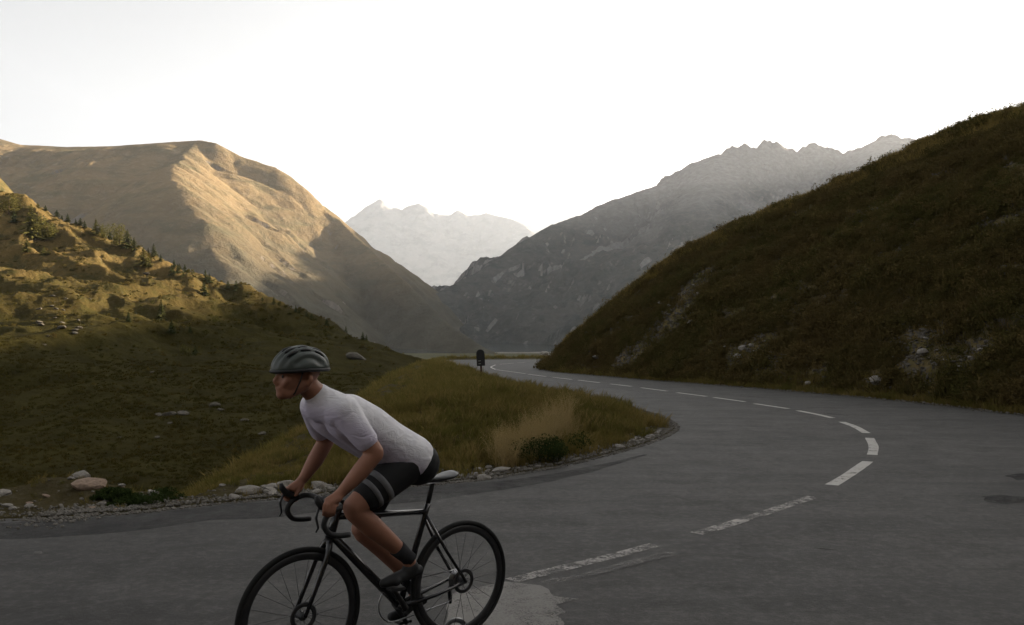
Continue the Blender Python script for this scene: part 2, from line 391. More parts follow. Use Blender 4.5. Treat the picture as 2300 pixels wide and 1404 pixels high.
def flat_patch(name, px, mat, lift, jag=0.0):
    pts = [ground(*p)[:2] for p in px]
    P = []
    for (x0, y0), (x1, y1) in zip(pts, pts[1:] + pts[:1]):
        for t in np.linspace(0, 1, 10)[:-1]:
            x = x0 + (x1 - x0) * t; y = y0 + (y1 - y0) * t
            w = jag * float(perlin(x * 6, y * 6, 9)); P.append((x + w, y + w * 0.5))
    bm = bmesh.new(); bm.faces.new([bm.verts.new((x, y, roadz(y) + lift)) for x, y in P])
    bmesh.ops.triangulate(bm, faces=bm.faces[:], ngon_method='EAR_CLIP'); bm.normal_update()
    bm.faces.ensure_lookup_table()
    if bm.faces[0].normal.z < 0: bmesh.ops.reverse_faces(bm, faces=bm.faces[:])
    me = bpy.data.meshes.new(name); bm.to_mesh(me); bm.free(); me.materials.append(mat)
    return link(name, me, road)
flat_patch('repair_patch', [(1010, 1335), (1131, 1308), (1220, 1316), (1246, 1339), (1298, 1347), (1246, 1360), (1277, 1376), (1251, 1383), (1267, 1402), (1240, 1440), (1000, 1445)], MAT['patch'], 0.004, 0.03)
flat_patch('tar_patch', [(2205, 1116), (2250, 1111), (2300, 1118), (2310, 1130), (2260, 1132), (2215, 1127)], MAT['tar'], 0.004, 0.06)
flat_patch('tar_patch', [(2255, 1070), (2285, 1064), (2330, 1066), (2330, 1078), (2290, 1079)], MAT['tar'], 0.004, 0.06)
MAT['edge'] = paint_material('darker edge asphalt', 0.34, 0.70, (0.020, 0.0195, 0.019), 5)
def offset_px(pxs, dist):
    P_ = [np.array(ground(*p)[:2]) for p in pxs]; o_ = []
    for i in range(len(P_)):
        t_ = P_[min(i + 1, len(P_) - 1)] - P_[max(i - 1, 0)]; t_ /= np.linalg.norm(t_); o_.append(tuple(P_[i] + np.array([t_[1], -t_[0]]) * dist))
    return o_
def ribbon_w(name, pts, width, mat, lift):
    pts = catmull(pts, 10); V = []; n = len(pts)
    for i, (x, y) in enumerate(pts):
        a = pts[max(0, i - 1)]; b = pts[min(n - 1, i + 1)]; tx, ty = b[0] - a[0], b[1] - a[1]; L = math.hypot(tx, ty)
        for k_ in (0.5, -0.5):
            w = width * k_ * min(1, 0.08 + (n - 1 - i) / 40) * (1 + 0.35 * float(perlin(x * 1.3, y * 1.3, 18 + int(k_ > 0)))); V.append((x - ty / L * w, y + tx / L * w, roadz(y + tx / L * w) + lift))
    me = mesh_np(name, V, [(2 * i, 2 * i + 1, 2 * i + 3, 2 * i + 2) for i in range(n - 1)], mat, False)
    if me.polygons[0].normal.z < 0: me.flip_normals()
    return link(name, me, road)
ribbon_w('edge_strip', offset_px([(-500, 1188), (-220, 1177)] + inner_px[:10], 0.55), 0.85, MAT['edge'], 0.003)
ribbon('road_crack', [(1828, 1231), (1850, 1234), (1880, 1236)], 0.03, MAT['tar'], 0.004, taper=0.9)

# ================================================================== BANK between the two arms of the road
lip_px = [(0, 1124), (110, 1110), (200, 1114), (330, 1120), (462, 1124), (540, 1090), (620, 1046), (710, 992), (795, 932), (862, 886), (908, 850), (934, 825), (954, 813)]
lip = [(-46.0, 4.6), (-26.0, 7.2), (-12.5, 8.8)] + [ground(*p)[:2] for p in lip_px]
lip += [ground(985, 806)[:2], ground(1100, 804.6)[:2], ground(1230, 804.3)[:2], (30.0, 122.0), (60.0, 120.0)]
lip = catmull(lip, 4)
PLATFORM = [tuple(map(float, p)) for p in lip] + [(60.0, -30.0), (-46.0, -30.0)]
LIP = [tuple(map(float, p)) for p in lip]
def bank_h(X, Y, detail=True):
    X = np.asarray(X, float); Y = np.asarray(Y, float)
    inr = in_poly(X, Y, ROAD_POLY); dr = seg_dist(X, Y, ROAD_POLY + ROAD_POLY[:1])
    inp = in_poly(X, Y, PLATFORM); dl = seg_dist(X, Y, LIP)
    base = roadz(Y)
    off = np.where(inr, 0, dr)
    far_k = sstep(60, 105, Y)
    rise = (0.02 + 0.22 * sstep(0.3, 2.5, off) * sstep(0, 2.5, dl) * (1 - 0.6 * far_k)) * ~inr
    # the hump in the middle of the bank and the rubble heap on the near verge
    rise = rise + 0.35 * np.exp(-((X - (-1.2)) ** 2 / 5 + (Y - 19) ** 2 / 30)) * sstep(0.3, 3, off) * ~inr
    hx, hy, _ = ground(110, 1112)
    rise = rise + 0.16 * np.exp(-((X - hx) ** 2 / 0.25 + (Y - hy) ** 2 / 0.12)) * sstep(0.1, 0.5, off)
    hx, hy, _ = ground(200, 1118)
    rise = rise + 0.08 * np.exp(-((X - hx) ** 2 / 0.3 + (Y - hy) ** 2 / 0.1)) * sstep(0.1, 0.5, off)
    e = np.where(inp, 0, dl)
    drop = np.where(e > 0, 0.72 * (np.sqrt(e * e + 0.16) - 0.4), 0)
    z = base + rise - drop
    if detail:
        n = 0.05 * fbm(X * 1.1, Y * 1.1, 4, 21) + 0.025 * fbm(X * 5, Y * 5, 3, 31) + 0.12 * fbm(X * 0.35, Y * 0.35, 3, 41) * sstep(0.5, 4, off)
        z = z + n * sstep(0.02, 0.8, off) * (1 + 1.2 * sstep(0, 4, e))
    z = np.where(inr, base - 0.10 * sstep(0, 0.25, dr) - 0.02, z)
    return z, inr, inp, dr, dl
ys = np.concatenate([np.linspace(5.5, 8, 18)[:-1], 8 * (135 / 8) ** np.linspace(0, 1, 420)])
us = np.linspace(-1.25, 0.45, 620)
Yb, Ub = np.meshgrid(ys, us, indexing='ij'); Xb = Ub * (Yb + 6) + 0.0
Zb, *_ = bank_h(Xb, Yb)
bank = grid_obj('grass_bank', Xb, Yb, np.maximum(Zb, -30), MAT['bank'])
tag(bank, 'grassy bank inside the hairpin dropping off into the ravine', 'grass bank', kind='structure')
# ground behind and around the viewer
gx, gy = np.meshgrid(np.linspace(-46, 26, 60), np.linspace(-40, 5.52, 40))
gz = roadz(gy) - 0.14 + 0.1 * fbm(gx * 0.2, gy * 0.2, 3, 3) * sstep(-4, -10, gy)
tag(grid_obj('roadside_ground', gx, gy, gz, MAT['bank']), 'flat grassy ground by the near road edge', 'ground', kind='structure')

# ================================================================== VALLEY HILLSIDE on the left (thin plate surface through surveyed points)
cols = {-1100: [(90, 420), (300, 330), (520, 230), (760, 140), (960, 80), (1120, 45)],
        -500: [(250, 360), (380, 300), (520, 235), (640, 185), (850, 110), (1030, 60), (1140, 38)],
        0: [(432, 320), (550, 262), (640, 205), (720, 150), (800, 112), (950, 70), (1060, 50), (1135, 37)],
        120: [(480, 310), (560, 262), (640, 208), (780, 122), (940, 72), (1110, 42)],
        250: [(540, 296), (620, 238), (680, 190), (760, 140), (850, 100), (980, 65), (1090, 45)],
        380: [(592, 282), (650, 230), (720, 180), (800, 128), (920, 80), (1060, 50)],
        500: [(641, 268), (690, 218), (780, 150), (880, 95), (980, 66), (1060, 50)],
        600: [(676, 255), (720, 208), (800, 142), (900, 88), (1020, 58)],
        700: [(713, 240), (760, 188), (830, 132), (920, 85), (990, 62)],
        780: [(744, 222), (790, 165), (850, 112), (930, 78)],
        850: [(771, 200), (808, 152), (860, 105), (920, 76)],
        950: [(811, 170), (838, 128), (880, 92)], 1080: [(862, 150), (890, 105), (930, 80)], 1250: [(900, 150), (940, 100)]}
P = []
for px, l in cols.items():
    for i, (py, d) in enumerate(l):
        P.append(at(px, py, d))
    top = at(px, l[0][0], l[0][1]); k = (l[0][1] + 70) / l[0][1]
    P.append((top[0] * k, top[1] * k, top[2] - 22)); k = (l[0][1] + 200) / l[0][1]
    P.append((top[0] * k, top[1] * k, top[2] - 75))
P = np.array(P)
S = 100.0
def tps_fit(P):
    n = len(P); q = P[:, :2] / S
    d2 = ((q[:, None] - q[None]) ** 2).sum(-1); K = np.where(d2 > 0, 0.5 * d2 * np.log(d2 + 1e-12), 0) + np.eye(n) * 0.01
    A = np.zeros((n + 3, n + 3)); A[:n, :n] = K; A[:n, n] = 1; A[:n, n + 1:] = q; A[n:, :n] = A[:n, n:].T
    return q, np.linalg.solve(A, np.concatenate([P[:, 2], np.zeros(3)]))
TQ, TW = tps_fit(P)
def left_base(X, Y):
    X = np.asarray(X, float); Y = np.asarray(Y, float); z = np.full(X.shape, 0.0) + TW[-3] + TW[-2] * X / S + TW[-1] * Y / S
    for (qx, qy), w in zip(TQ, TW[:-3]):
        d2 = (X / S - qx) ** 2 + (Y / S - qy) ** 2
        z = z + w * 0.5 * d2 * np.log(d2 + 1e-12)
    return z
def left_h(X, Y):
    X = np.asarray(X, float); Y = np.asarray(Y, float)
    z = left_base(X, Y)
    w = perlin(X / 60, Y / 60, 77) * 14
    k = np.clip(Y / 220, 0.22, 1.15)
    hump = (ridged((X * 0.8 + Y * 0.5 + w) / 34, (Y * 0.9 - X * 0.3) / 46, 3, 51, 0.45) - 1.0)
    rough = sstep(0.25, -0.5, (X + 30) / 200)          # the left part of the hill is hummocky, the right part smooth pasture
    z = z + hump * k * (0.7 + 3.6 * rough) + fbm(X / 11, Y / 11, 4, 61) * k * (0.45 + 0.8 * rough) + fbm(X / 2.6, Y / 2.6, 3, 66) * 0.22 * k
    return z
ys = 24 * (480 / 24) ** np.linspace(0, 1, 430)
us = np.concatenate([np.linspace(-1.5, -0.66, 90)[:-1], np.linspace(-0.66, 0.12, 560)])
Yl, Ul = np.meshgrid(ys, us, indexing='ij'); Xl = Ul * Yl
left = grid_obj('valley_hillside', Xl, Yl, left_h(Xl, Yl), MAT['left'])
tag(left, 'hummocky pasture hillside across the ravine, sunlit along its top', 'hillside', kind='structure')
def hit_left(px, py, lo=30, hi=380):
    """where the line of sight through a photo point first meets the hillside"""
    a, b = ray(px, py); t = np.linspace(lo, hi, 1400)
    g = CAMH + b * t - left_h(a * t, t)
    i = np.argmax(g < 0)
    if g[i] >= 0: i = np.argmin(g)
    return float(a * t[i]), float(t[i]), float(left_h(np.array([a * t[i]]), np.array([t[i]]))[0])

# ================================================================== VALLEY FLOOR AND LAKE
LAKE_Z = -58.0
def valley_h(X, Y):
    z = np.interp(Y, [90, 130, 400, 900, 1330, 1390, 1450, 2500, 30000], [-16, -20, -30, -45, -56.0, -57.2, -64, -66, -66])
    return z + 1.2 * fbm(X / 40, Y / 40, 4, 14) * sstep(1400, 1000, Y)
ys = 90 * (22000 / 90) ** np.linspace(0, 1, 260); us = np.linspace(-1.2, 1.2, 260)
Yv, Uv = np.meshgrid(ys, us, indexing='ij'); Xv = Uv * Yv
tag(grid_obj('ground', Xv, Yv, valley_h(Xv, Yv), MAT['valley']), 'dark green valley floor running down to the lake', 'ground', kind='structure')
m, nt, out = new_mat('lake water'); N = NT(nt)
pos = N.n('ShaderNodeNewGeometry').outputs['Position']
b = bsdf(N, out, (0.02, 0.03, 0.03), 0.12, N.bump(N.noise(N.scale(pos, (0.05, 0.2, 1)), 1.0, 4), 0.3, 0.5), 0.5)
xs, yy = np.meshgrid(np.linspace(-500, 900, 40), np.linspace(1340, 2700, 40))
tag(grid_obj('lake', xs, yy, np.full(xs.shape, LAKE_Z), m), 'dark narrow lake lying between the mountain feet', 'lake', kind='structure')
xs, yy = np.meshgrid(np.linspace(-60, 260, 90), np.linspace(1385, 1420, 12))
yy = yy + 10 * perlin(xs / 60, xs * 0, 5)
zz = LAKE_Z + 2.2 - ((yy - 1400 - 10 * perlin(xs / 60, xs * 0, 5)) / 12) ** 2 + 0.5 * fbm(xs / 8, yy / 8, 3, 4)
tag(grid_obj('shore', xs, yy, zz, MAT['gravel']), 'pale gravel shore at the near end of the lake', 'shore', kind='structure')

# ================================================================== MOUNTAINS
def ridge_surface(X, Y, ridges, gul=(60, 14), seed=0, warp=(160, 25), fine=0.8):
    wx = warp[1] * fbm(X / warp[0], Y / warp[0], 3, seed + 1); wy = warp[1] * fbm(X / warp[0], Y / warp[0], 3, seed + 5)
    Z = np.full(X.shape, -1e9); D = np.zeros(X.shape); T = np.zeros(X.shape)
    for rd in ridges:
        pts, prof = rd[0], rd[1]; prof_r = rd[2] if len(rd) > 2 else None
        acc = 0.0
        for (x0, y0, z0), (x1, y1, z1) in zip(pts[:-1], pts[1:]):
            dx, dy = x1 - x0, y1 - y0; L2 = dx * dx + dy * dy; L = math.sqrt(L2)
            def prj(x, y):
                t = np.clip(((x - x0) * dx + (y - y0) * dy) / L2, 0, 1)
                return t, np.sqrt((x - x0 - t * dx) ** 2 + (y - y0 - t * dy) ** 2)
            t0, d0 = prj(X, Y); f = sstep(0, 250, d0)
            t, d = prj(X + wx * f, Y + wy * f)
            dz = np.interp(d, prof[0], prof[1])
            if prof_r is not None:
                side = dx * (Y - y0) - dy * (X - x0)          # > 0: left of the ridge as it runs
                dz = np.where(side > 0, np.interp(d, prof_r[0], prof_r[1]), dz)
            z = z0 + (z1 - z0) * t - dz
            b = z > Z
            Z = np.where(b, z, Z); D = np.where(b, d, D); T = np.where(b, acc + t * L, T); acc += L
    f = sstep(10, 220, D)
    g = ridged(T / gul[0] + 0.3 * perlin(X / 90, Y / 90, seed + 9), D / (gul[0] * 5), 4, seed + 3, 0.5) - 1.2
    Z = Z + g * gul[1] * f
    Z = Z + fbm(X / 120, Y / 120, 6, seed + 7, 0.52) * gul[1] * (0.2 + 1.0 * f) * fine
    return Z
def slope_prof(*sd):
    """pairs (distance, slope until there) -> drop profile"""
    d = [0.0]; z = [0.0]
    for dist, s in sd: z.append(z[-1] + s * (dist - d[-1])); d.append(float(dist))
    return d, z
def rp3(l): return [at(*p) for p in l]
# the big brown mountain with the sunlit spur
A_main = rp3([(-700, 290, 2700), (-300, 300, 2600), (-60, 300, 2550), (0, 312, 2520), (40, 325, 2520), (150, 330, 2500), (260, 328, 2480), (340, 322, 2460), (395, 318, 2440)])
A_edge = rp3([(395, 318, 2440), (450, 314, 2400), (485, 321, 2380), (540, 350, 2380), (620, 376, 2370), (660, 406, 2350), (700, 450, 2320), (760, 492, 2280), (800, 530, 2180), (900, 622, 1930), (960, 682, 1760), (1010, 730, 1600), (1085, 778, 1400), (1150, 806, 1290), (1200, 830, 1250)])
A_spur = rp3([(440, 318, 2390), (415, 352, 2200), (388, 378, 1960), (425, 440, 1800), (455, 500, 1690), (480, 560, 1590), (497, 620, 1500), (507, 690, 1400), (517, 760, 1300)])
A_spur2 = rp3([(560, 352, 2370), (590, 420, 2180), (640, 520, 1960), (700, 620, 1750), (760, 720, 1500)])
def wander(pts, amp, seed):
    out = []
    for x, y, z in catmull(pts, 7):
        e = min(1.0, len(out) / 10)
        out.append((x + e * amp * float(perlin(y / 120, 0.3, seed) + 0.6 * perlin(y / 45, 5.3, seed)), y, z + e * amp * 0.35 * float(perlin(y / 60, 9.1, seed))))
    return out
A_spur = wander(A_spur, 26, 12)
pa = slope_prof((120, 0.30), (420, 0.52), (2500, 0.72)); ps = slope_prof((25, 0.5), (300, 0.70), (2500, 0.66)); pe = slope_prof((40, 0.62), (400, 0.90), (2500, 0.70)); pe_far = slope_prof((20, 0.9), (2500, 1.25))
xs, yy = np.meshgrid(np.linspace(-2500, 150, 470), np.linspace(1050, 3000, 360))
ZA = ridge_surface(xs, yy, [(A_main, pa), (A_edge, pe, pe_far), (A_spur, ps)], (60, 9), 100, fine=0.42)
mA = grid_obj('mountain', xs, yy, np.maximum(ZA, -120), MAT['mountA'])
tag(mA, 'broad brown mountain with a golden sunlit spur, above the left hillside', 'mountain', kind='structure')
# small crag at the left picture edge
C_ridge = rp3([(-620, 120, 760), (-320, 235, 720), (-170, 290, 700), (-90, 325, 690), (-70, 352, 690), (-50, 400, 690), (-40, 450, 690)])
xs, yy = np.meshgrid(np.linspace(-640, -230, 170), np.linspace(480, 900, 160))
ZC = ridge_surface(xs, yy, [(C_ridge, slope_prof((20, 0.7), (400, 1.25)))], (22, 9), 300, (50, 14))
tag(grid_obj('crag', xs, yy, np.maximum(ZC, -60), MAT['crag']), 'sunlit grassy crag rising behind the hillside at the picture edge', 'crag', kind='structure')
# right mountain with jagged grey crest
def jag(pts, amp, seed, n=7):
    out = []
    for (a, b) in zip(pts[:-1], pts[1:]):
        for j in range(n):
            t = j / n; p = [a[i] + (b[i] - a[i]) * t for i in range(3)]
            q = p[0] + p[1]; p[2] += amp * float(0.6 * perlin(q / 47, 0.5, seed) + 0.45 * perlin(q / 21, 3.5, seed) + 0.3 * perlin(q / 11, 7.5, seed)) * (1 if j else 0.5); out.append(tuple(p))
    return out + [pts[-1]]
C_main = rp3([(880, 735, 2150), (930, 700, 2250), (962, 671, 2320), (1010, 644, 2400), (1050, 622, 2470), (1130, 580, 2580), (1165, 560, 2630), (1185, 540, 2660), (1200, 526, 2680), (1255, 500, 2760), (1310, 481, 2830), (1370, 451, 2900), (1430, 430, 2960), (1500, 407, 3020), (1560, 386, 3080), (1590, 360, 3110), (1612, 345, 3130)])
C_top = rp3([(1612, 345, 3130), (1650, 331, 3160), (1700, 326, 3190), (1725, 317, 3200), (1748, 322, 3210), (1768, 335, 3220), (1790, 336, 3230), (1815, 326, 3230), (1842, 322, 3230), (1862, 334, 3230), (1910, 349, 3220), (1950, 325, 3190), (1990, 307, 3170), (2020, 314, 3150), (2060, 311, 3130), (2085, 315, 3110), (2110, 322, 3090), (2140, 308, 3060), (2160, 304, 3040), (2170, 290, 3030), (2200, 280, 3000), (2350, 270, 2900), (2700, 220, 2800), (3300, 200, 2700)])
C_s1 = rp3([(1612, 345, 3130), (1560, 470, 2600), (1480, 600, 2150), (1440, 700, 1800), (1420, 750, 1560), (1400, 800, 1420)])
C_s2 = rp3([(1310, 481, 2830), (1275, 600, 2480), (1250, 690, 2260), (1235, 745, 2130)])
C_s3 = rp3([(1990, 307, 3170), (1900, 460, 2500), (1800, 600, 2000), (1700, 700, 1600)])
pc = slope_prof((60, 0.58), (200, 0.70), (700, 0.64), (1500, 0.5), (4000, 0.4)); pct = slope_prof((40, 1.1), (170, 1.4), (320, 0.7), (900, 0.42), (4000, 0.32)); psx = slope_prof((60, 0.25), (400, 0.48), (3000, 0.5))
xs, yy = np.meshgrid(np.linspace(-420, 3400, 560), np.linspace(1330, 3650, 400))
ZR = ridge_surface(xs, yy, [(jag(C_main, 7, 3), pc), (jag(C_top, 28, 4), pct), (C_s1, psx), (C_s2, psx), (C_s3, psx)], (55, 25), 500)
mC = grid_obj('mountain', xs, yy, np.maximum(ZR, -120), MAT['mountC'])
tag(mC, 'dark mountain with hazy jagged grey crest behind the near right hill', 'mountain', kind='structure')
# far pale ranges
B1 = rp3([(300, 640, 8200), (600, 560, 8600), (720, 545, 8800), (780, 500, 8900), (805, 484, 9000), (830, 462, 9000), (843, 452, 9000), (853, 446, 9000), (862, 462, 9000), (870, 467, 9000), (893, 466, 9000), (900, 471, 9000), (918, 461, 9000), (940, 456, 9000), (955, 463, 9000), (985, 481, 9000), (1012, 483, 9000), (1028, 471, 9000), (1050, 483, 9000), (1075, 482, 9000), (1090, 477, 9000), (1120, 485, 8900), (1150, 491, 8800), (1178, 506, 8700), (1200, 525, 8500), (1300, 600, 8000)])
B1 = [(x * 1.6, y * 1.6, CAMH + (z - CAMH) * 1.6) for x, y, z in B1]
xs, yy = np.meshgrid(np.linspace(-6500, 2400, 330), np.linspace(9000, 16600, 230))
pb = slope_prof((100, 0.7), (2000, 0.75), (6000, 0.6))
ZB = ridge_surface(xs, yy, [(jag(B1, 14, 6, 3), pb)], (300, 40), 700, (700, 70), fine=0.35)
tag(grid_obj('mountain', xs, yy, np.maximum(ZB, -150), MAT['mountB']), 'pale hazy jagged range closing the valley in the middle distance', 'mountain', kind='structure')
B2 = rp3([(1000, 560, 23000), (1120, 505, 23000), (1170, 492, 23000), (1205, 485, 23000), (1220, 488, 23000), (1238, 488, 23000), (1250, 478, 23000), (1275, 470, 23000), (1285, 461, 23000), (1292, 474, 23000), (1330, 490, 23000), (1420, 520, 23000), (1600, 600, 22600)])
xs, yy = np.meshgrid(np.linspace(-3500, 5000, 220), np.linspace(20000, 24200, 120))
ZB2 = ridge_surface(xs, yy, [(jag(B2, 30, 9, 3), slope_prof((200, 0.5), (6000, 0.7)))], (300, 50), 900, (700, 80), fine=0.45)
tag(grid_obj('mountain', xs, yy, np.maximum(ZB2, -150), MAT['mountB']), 'faintest farthest peak showing white over the mountain gap', 'mountain', kind='structure')

# ================================================================== NEAR HILL on the right of the road
crest_px = [(1222, 826, 68), (1240, 812, 68), (1270, 781, 67), (1300, 751, 66), (1350, 709, 65), (1400, 670, 64), (1460, 621, 62), (1520, 577, 60), (1610, 529, 58), (1700, 490, 56), (1800, 449, 54), (1900, 408, 51), (2000, 366, 48), (2100, 322, 46), (2200, 280, 43), (2300, 243, 40)]
crest = [at(*p) for p in crest_px] + [(31, 34, 15.2), (38, 25, 19), (44, 12, 23), (46, -6, 25), (38, -26, 26), (14, -38, 26), (-10, -40, 25), (-30, -40, 23), (-50, -38, 20)]  # last points add an unseen slope behind the viewer to darken the road
base_px = [(1216, 829.5), (1225, 831.5), (1236, 834), (1252, 836.6), (1285, 839.5), (1330, 843), (1390, 848.4), (1450, 853.4), (1520, 858.8), (1600, 865), (1700, 872.8), (1800, 881.2), (1920, 892), (2050, 904), (2180, 918.6), (2300, 933.2)]
base = [ground(*p) for p in base_px] + [(15.0, 17.0, 0), (15.9, 12.0, 0), (14.8, 6.0, 0), (11.5, 1.0, 0), (5.5, -2.6, 0), (-4.0, -4.2, 0), (-15.0, -4.6, 0), (-28.0, -5.5, 0), (-42.0, -8.0, 0)]
base = [(b[0] + 0.12, b[1], roadz(b[1]) + 0.01) for b in base]
crest = np.array(catmull(crest, 26)); base = np.array(catmull(base, 26)); nu = len(crest)
NV = 150; v = np.linspace(0, 1, NV)
prof_h = 1.28 * v - 0.28 * v ** 3.0                        # convex: steep cut at the road, rounding over at the crest
prof_h = np.where(v < 0.06, prof_h * v / 0.06, prof_h)
GH = base[:, None, :] * (1 - v)[None, :, None] + crest[:, None, :] * v[None, :, None]
GH[:, :, 2] = base[:, None, 2] + (crest[:, None, 2] - base[:, None, 2]) * prof_h[None, :]
back = []
for j, (out_d, dz) in enumerate([(2.5, -0.45), (6, -1.6), (12, -4), (20, -8), (32, -14)]):
    q = crest.copy(); dirv = crest[:, :2] - base[:, :2]; dirv /= np.linalg.norm(dirv, axis=1, keepdims=True)
    q[:, :2] += dirv * out_d; q[:, 2] = np.maximum(q[:, 2] + dz, roadz(q[:, 1]) - 1.0); back.append(q)
GH = np.concatenate([GH, np.stack(back, 1)], 1)
gxh, gyh = GH[:, :, 0], GH[:, :, 1]
vv = np.concatenate([v, np.ones(5)])[None, :]
S_u = np.concatenate([[0], np.cumsum(np.linalg.norm(np.diff(crest[:, :2], axis=0), axis=1))])[:, None] * np.ones_like(vv)
S_v = vv * np.linalg.norm(crest - base, axis=1)[:, None]
nz = (0.22 * fbm(S_u / 2.2, S_v / 1.6, 4, 81) + 0.10 * fbm(S_u / 0.7, S_v / 0.5, 3, 85) + 0.35 * fbm(S_u / 7, S_v / 6, 3, 88)) * sstep(0.0, 0.10, vv) * (0.3 + 0.7 * sstep(1.02, 0.88, vv))
nz = nz * np.minimum(1, S_v.max(1, keepdims=True) / 6)
GH[:, :, 2] += nz * 0.8; GH[:, :, 0] -= nz * 0.45
hill = link('roadside_hill', mesh_np('roadside_hill', GH.reshape(-1, 3), grid_faces(nu, GH.shape[1]), MAT['hill']))
if hill.data.polygons[len(hill.data.polygons) // 2].normal.z < 0: hill.data.flip_normals()
tag(hill, 'steep dark hillside of rough grass rising from the outer road edge', 'hillside', kind='structure')
# the hill climbs on to the right, out of the picture, its ridge shaped to keep the sun off
ext = [(30, 6, 12), (46, 14, 21), (80, 60, 31), (130, 120, 44), (200, 195, 66), (300, 300, 99), (430, 430, 141), (600, 600, 192), (800, 800, 254), (1050, 1050, 332), (1400, 1300, 424)]
xs, yy = np.meshgrid(np.linspace(26, 1500, 330), np.linspace(-120, 1500, 360))
ZE = ridge_surface(xs, yy, [(ext, slope_prof((10, 0.3), (60, 0.6), (900, 0.75)))], (26, 4.0), 1100, (80, 8))
lim = np.where(xs / np.maximum(yy, 1) < 0.75, 0, 1)
tag(grid_obj('upper_hillside', xs, yy, np.maximum(ZE, -110) - 1.2, MAT['hill']), 'unseen mountainside above the dark roadside hill, shaped to shade the road', 'hillside', kind='structure')

# ================================================================== scattering helpers
def proto_collection(name, meshes):
    c = bpy.data.collections.new(name)
    for i, me in enumerate(meshes):
        c.objects.link(bpy.data.objects.new('%s_%02d' % (name, i), me))
    return c
def scatter(name, pts, rots, scl, coll, label, cat, parent=None):
    me = bpy.data.meshes.new(name); pts = np.asarray(pts, np.float32)
    me.vertices.add(len(pts)); me.vertices.foreach_set('co', pts.ravel())
    a = me.attributes.new('rot', 'FLOAT_VECTOR', 'POINT'); a.data.foreach_set('vector', np.asarray(rots, np.float32).ravel())
    a = me.attributes.new('scl', 'FLOAT', 'POINT'); a.data.foreach_set('value', np.asarray(scl, np.float32).ravel())
    a = me.attributes.new('pick', 'INT', 'POINT'); a.data.foreach_set('value', RNG.integers(0, 1000, len(pts)).astype(np.int32))
    o = link(name, me, parent)
    ng = bpy.data.node_groups.new(name + ' spread', 'GeometryNodeTree')
    ng.interface.new_socket('Geometry', in_out='INPUT', socket_type='NodeSocketGeometry')
    ng.interface.new_socket('Geometry', in_out='OUTPUT', socket_type='NodeSocketGeometry')
    gi = ng.nodes.new('NodeGroupInput'); go = ng.nodes.new('NodeGroupOutput')
    ci = ng.nodes.new('GeometryNodeCollectionInfo'); ci.inputs['Collection'].default_value = coll
    ci.inputs['Separate Children'].default_value = True; ci.inputs['Reset Children'].default_value = True
    ip = ng.nodes.new('GeometryNodeInstanceOnPoints'); ip.inputs['Pick Instance'].default_value = True
    def attr(n, t):
        nd = ng.nodes.new('GeometryNodeInputNamedAttribute'); nd.data_type = t; nd.inputs['Name'].default_value = n
        return nd.outputs['Attribute']
    e2r = ng.nodes.new('FunctionNodeEulerToRotation')
    ng.links.new(attr('rot', 'FLOAT_VECTOR'), e2r.inputs[0]); ng.links.new(e2r.outputs[0], ip.inputs['Rotation'])
    ng.links.new(attr('scl', 'FLOAT'), ip.inputs['Scale']); ng.links.new(attr('pick', 'INT'), ip.inputs['Instance Index'])
    ng.links.new(gi.outputs[0], ip.inputs['Points']); ng.links.new(ci.outputs[0], ip.inputs['Instance'])
    ng.links.new(ip.outputs[0], go.inputs[0])
    md = o.modifiers.new('spread', 'NODES'); md.node_group = ng
    tag(o, label, cat, kind='stuff')
    return o
def rot_rand(n, tilt=0.15):
    r = np.zeros((n, 3)); r[:, :2] = RNG.normal(0, tilt, (n, 2)); r[:, 2] = RNG.random(n) * 6.283; return r
def tuft_mesh(name, n, h, spread, width, mat, seed, lean=0.5, seedhead=False):
    rg = np.random.default_rng(seed); V = []; Fc = []
    for i in range(n):
        a = rg.random() * 6.283; r = spread * math.sqrt(rg.random()); bx, by = r * math.cos(a), r * math.sin(a)
        hh = h * (0.45 + 0.75 * rg.random()); la = a + rg.normal(0, 0.8); ln = lean * hh * (0.3 + 0.9 * rg.random())
        w = width * (0.6 + 0.8 * rg.random()); wa = rg.random() * 6.283; wx, wy = w * math.cos(wa) / 2, w * math.sin(wa) / 2
        m = (bx + ln * 0.35 * math.cos(la), by + ln * 0.35 * math.sin(la), hh * 0.6); t = (bx + ln * math.cos(la), by + ln * math.sin(la), hh * (1.0 - 0.15 * rg.random()))
        k = len(V)
        V += [(bx - wx, by - wy, -0.03 * h), (bx + wx, by + wy, -0.03 * h), (m[0] + wx * 0.8, m[1] + wy * 0.8, m[2]), (m[0] - wx * 0.8, m[1] - wy * 0.8, m[2]), t]
        Fc += [(k, k + 1, k + 2), (k, k + 2, k + 3), (k + 3, k + 2, k + 4)]
        if seedhead:
            for q in range(5):
                s = 0.72 + 0.07 * q; p = [m[j] + (t[j] - m[j]) * (s - 0.6) / 0.4 for j in range(3)]; kk = len(V); e = 0.02 * (1 - 0.1 * q)
                aa = rg.random() * 6.283; ex, ey = e * math.cos(aa), e * math.sin(aa)
                V += [(p[0], p[1], p[2]), (p[0] + ex, p[1] + ey, p[2] + e * 0.8), (p[0] + ex * 0.3, p[1] + ey * 0.3, p[2] + e * 1.5)]; Fc += [(kk, kk + 1, kk + 2)]
    return mesh_np(name, V, Fc, mat, False)
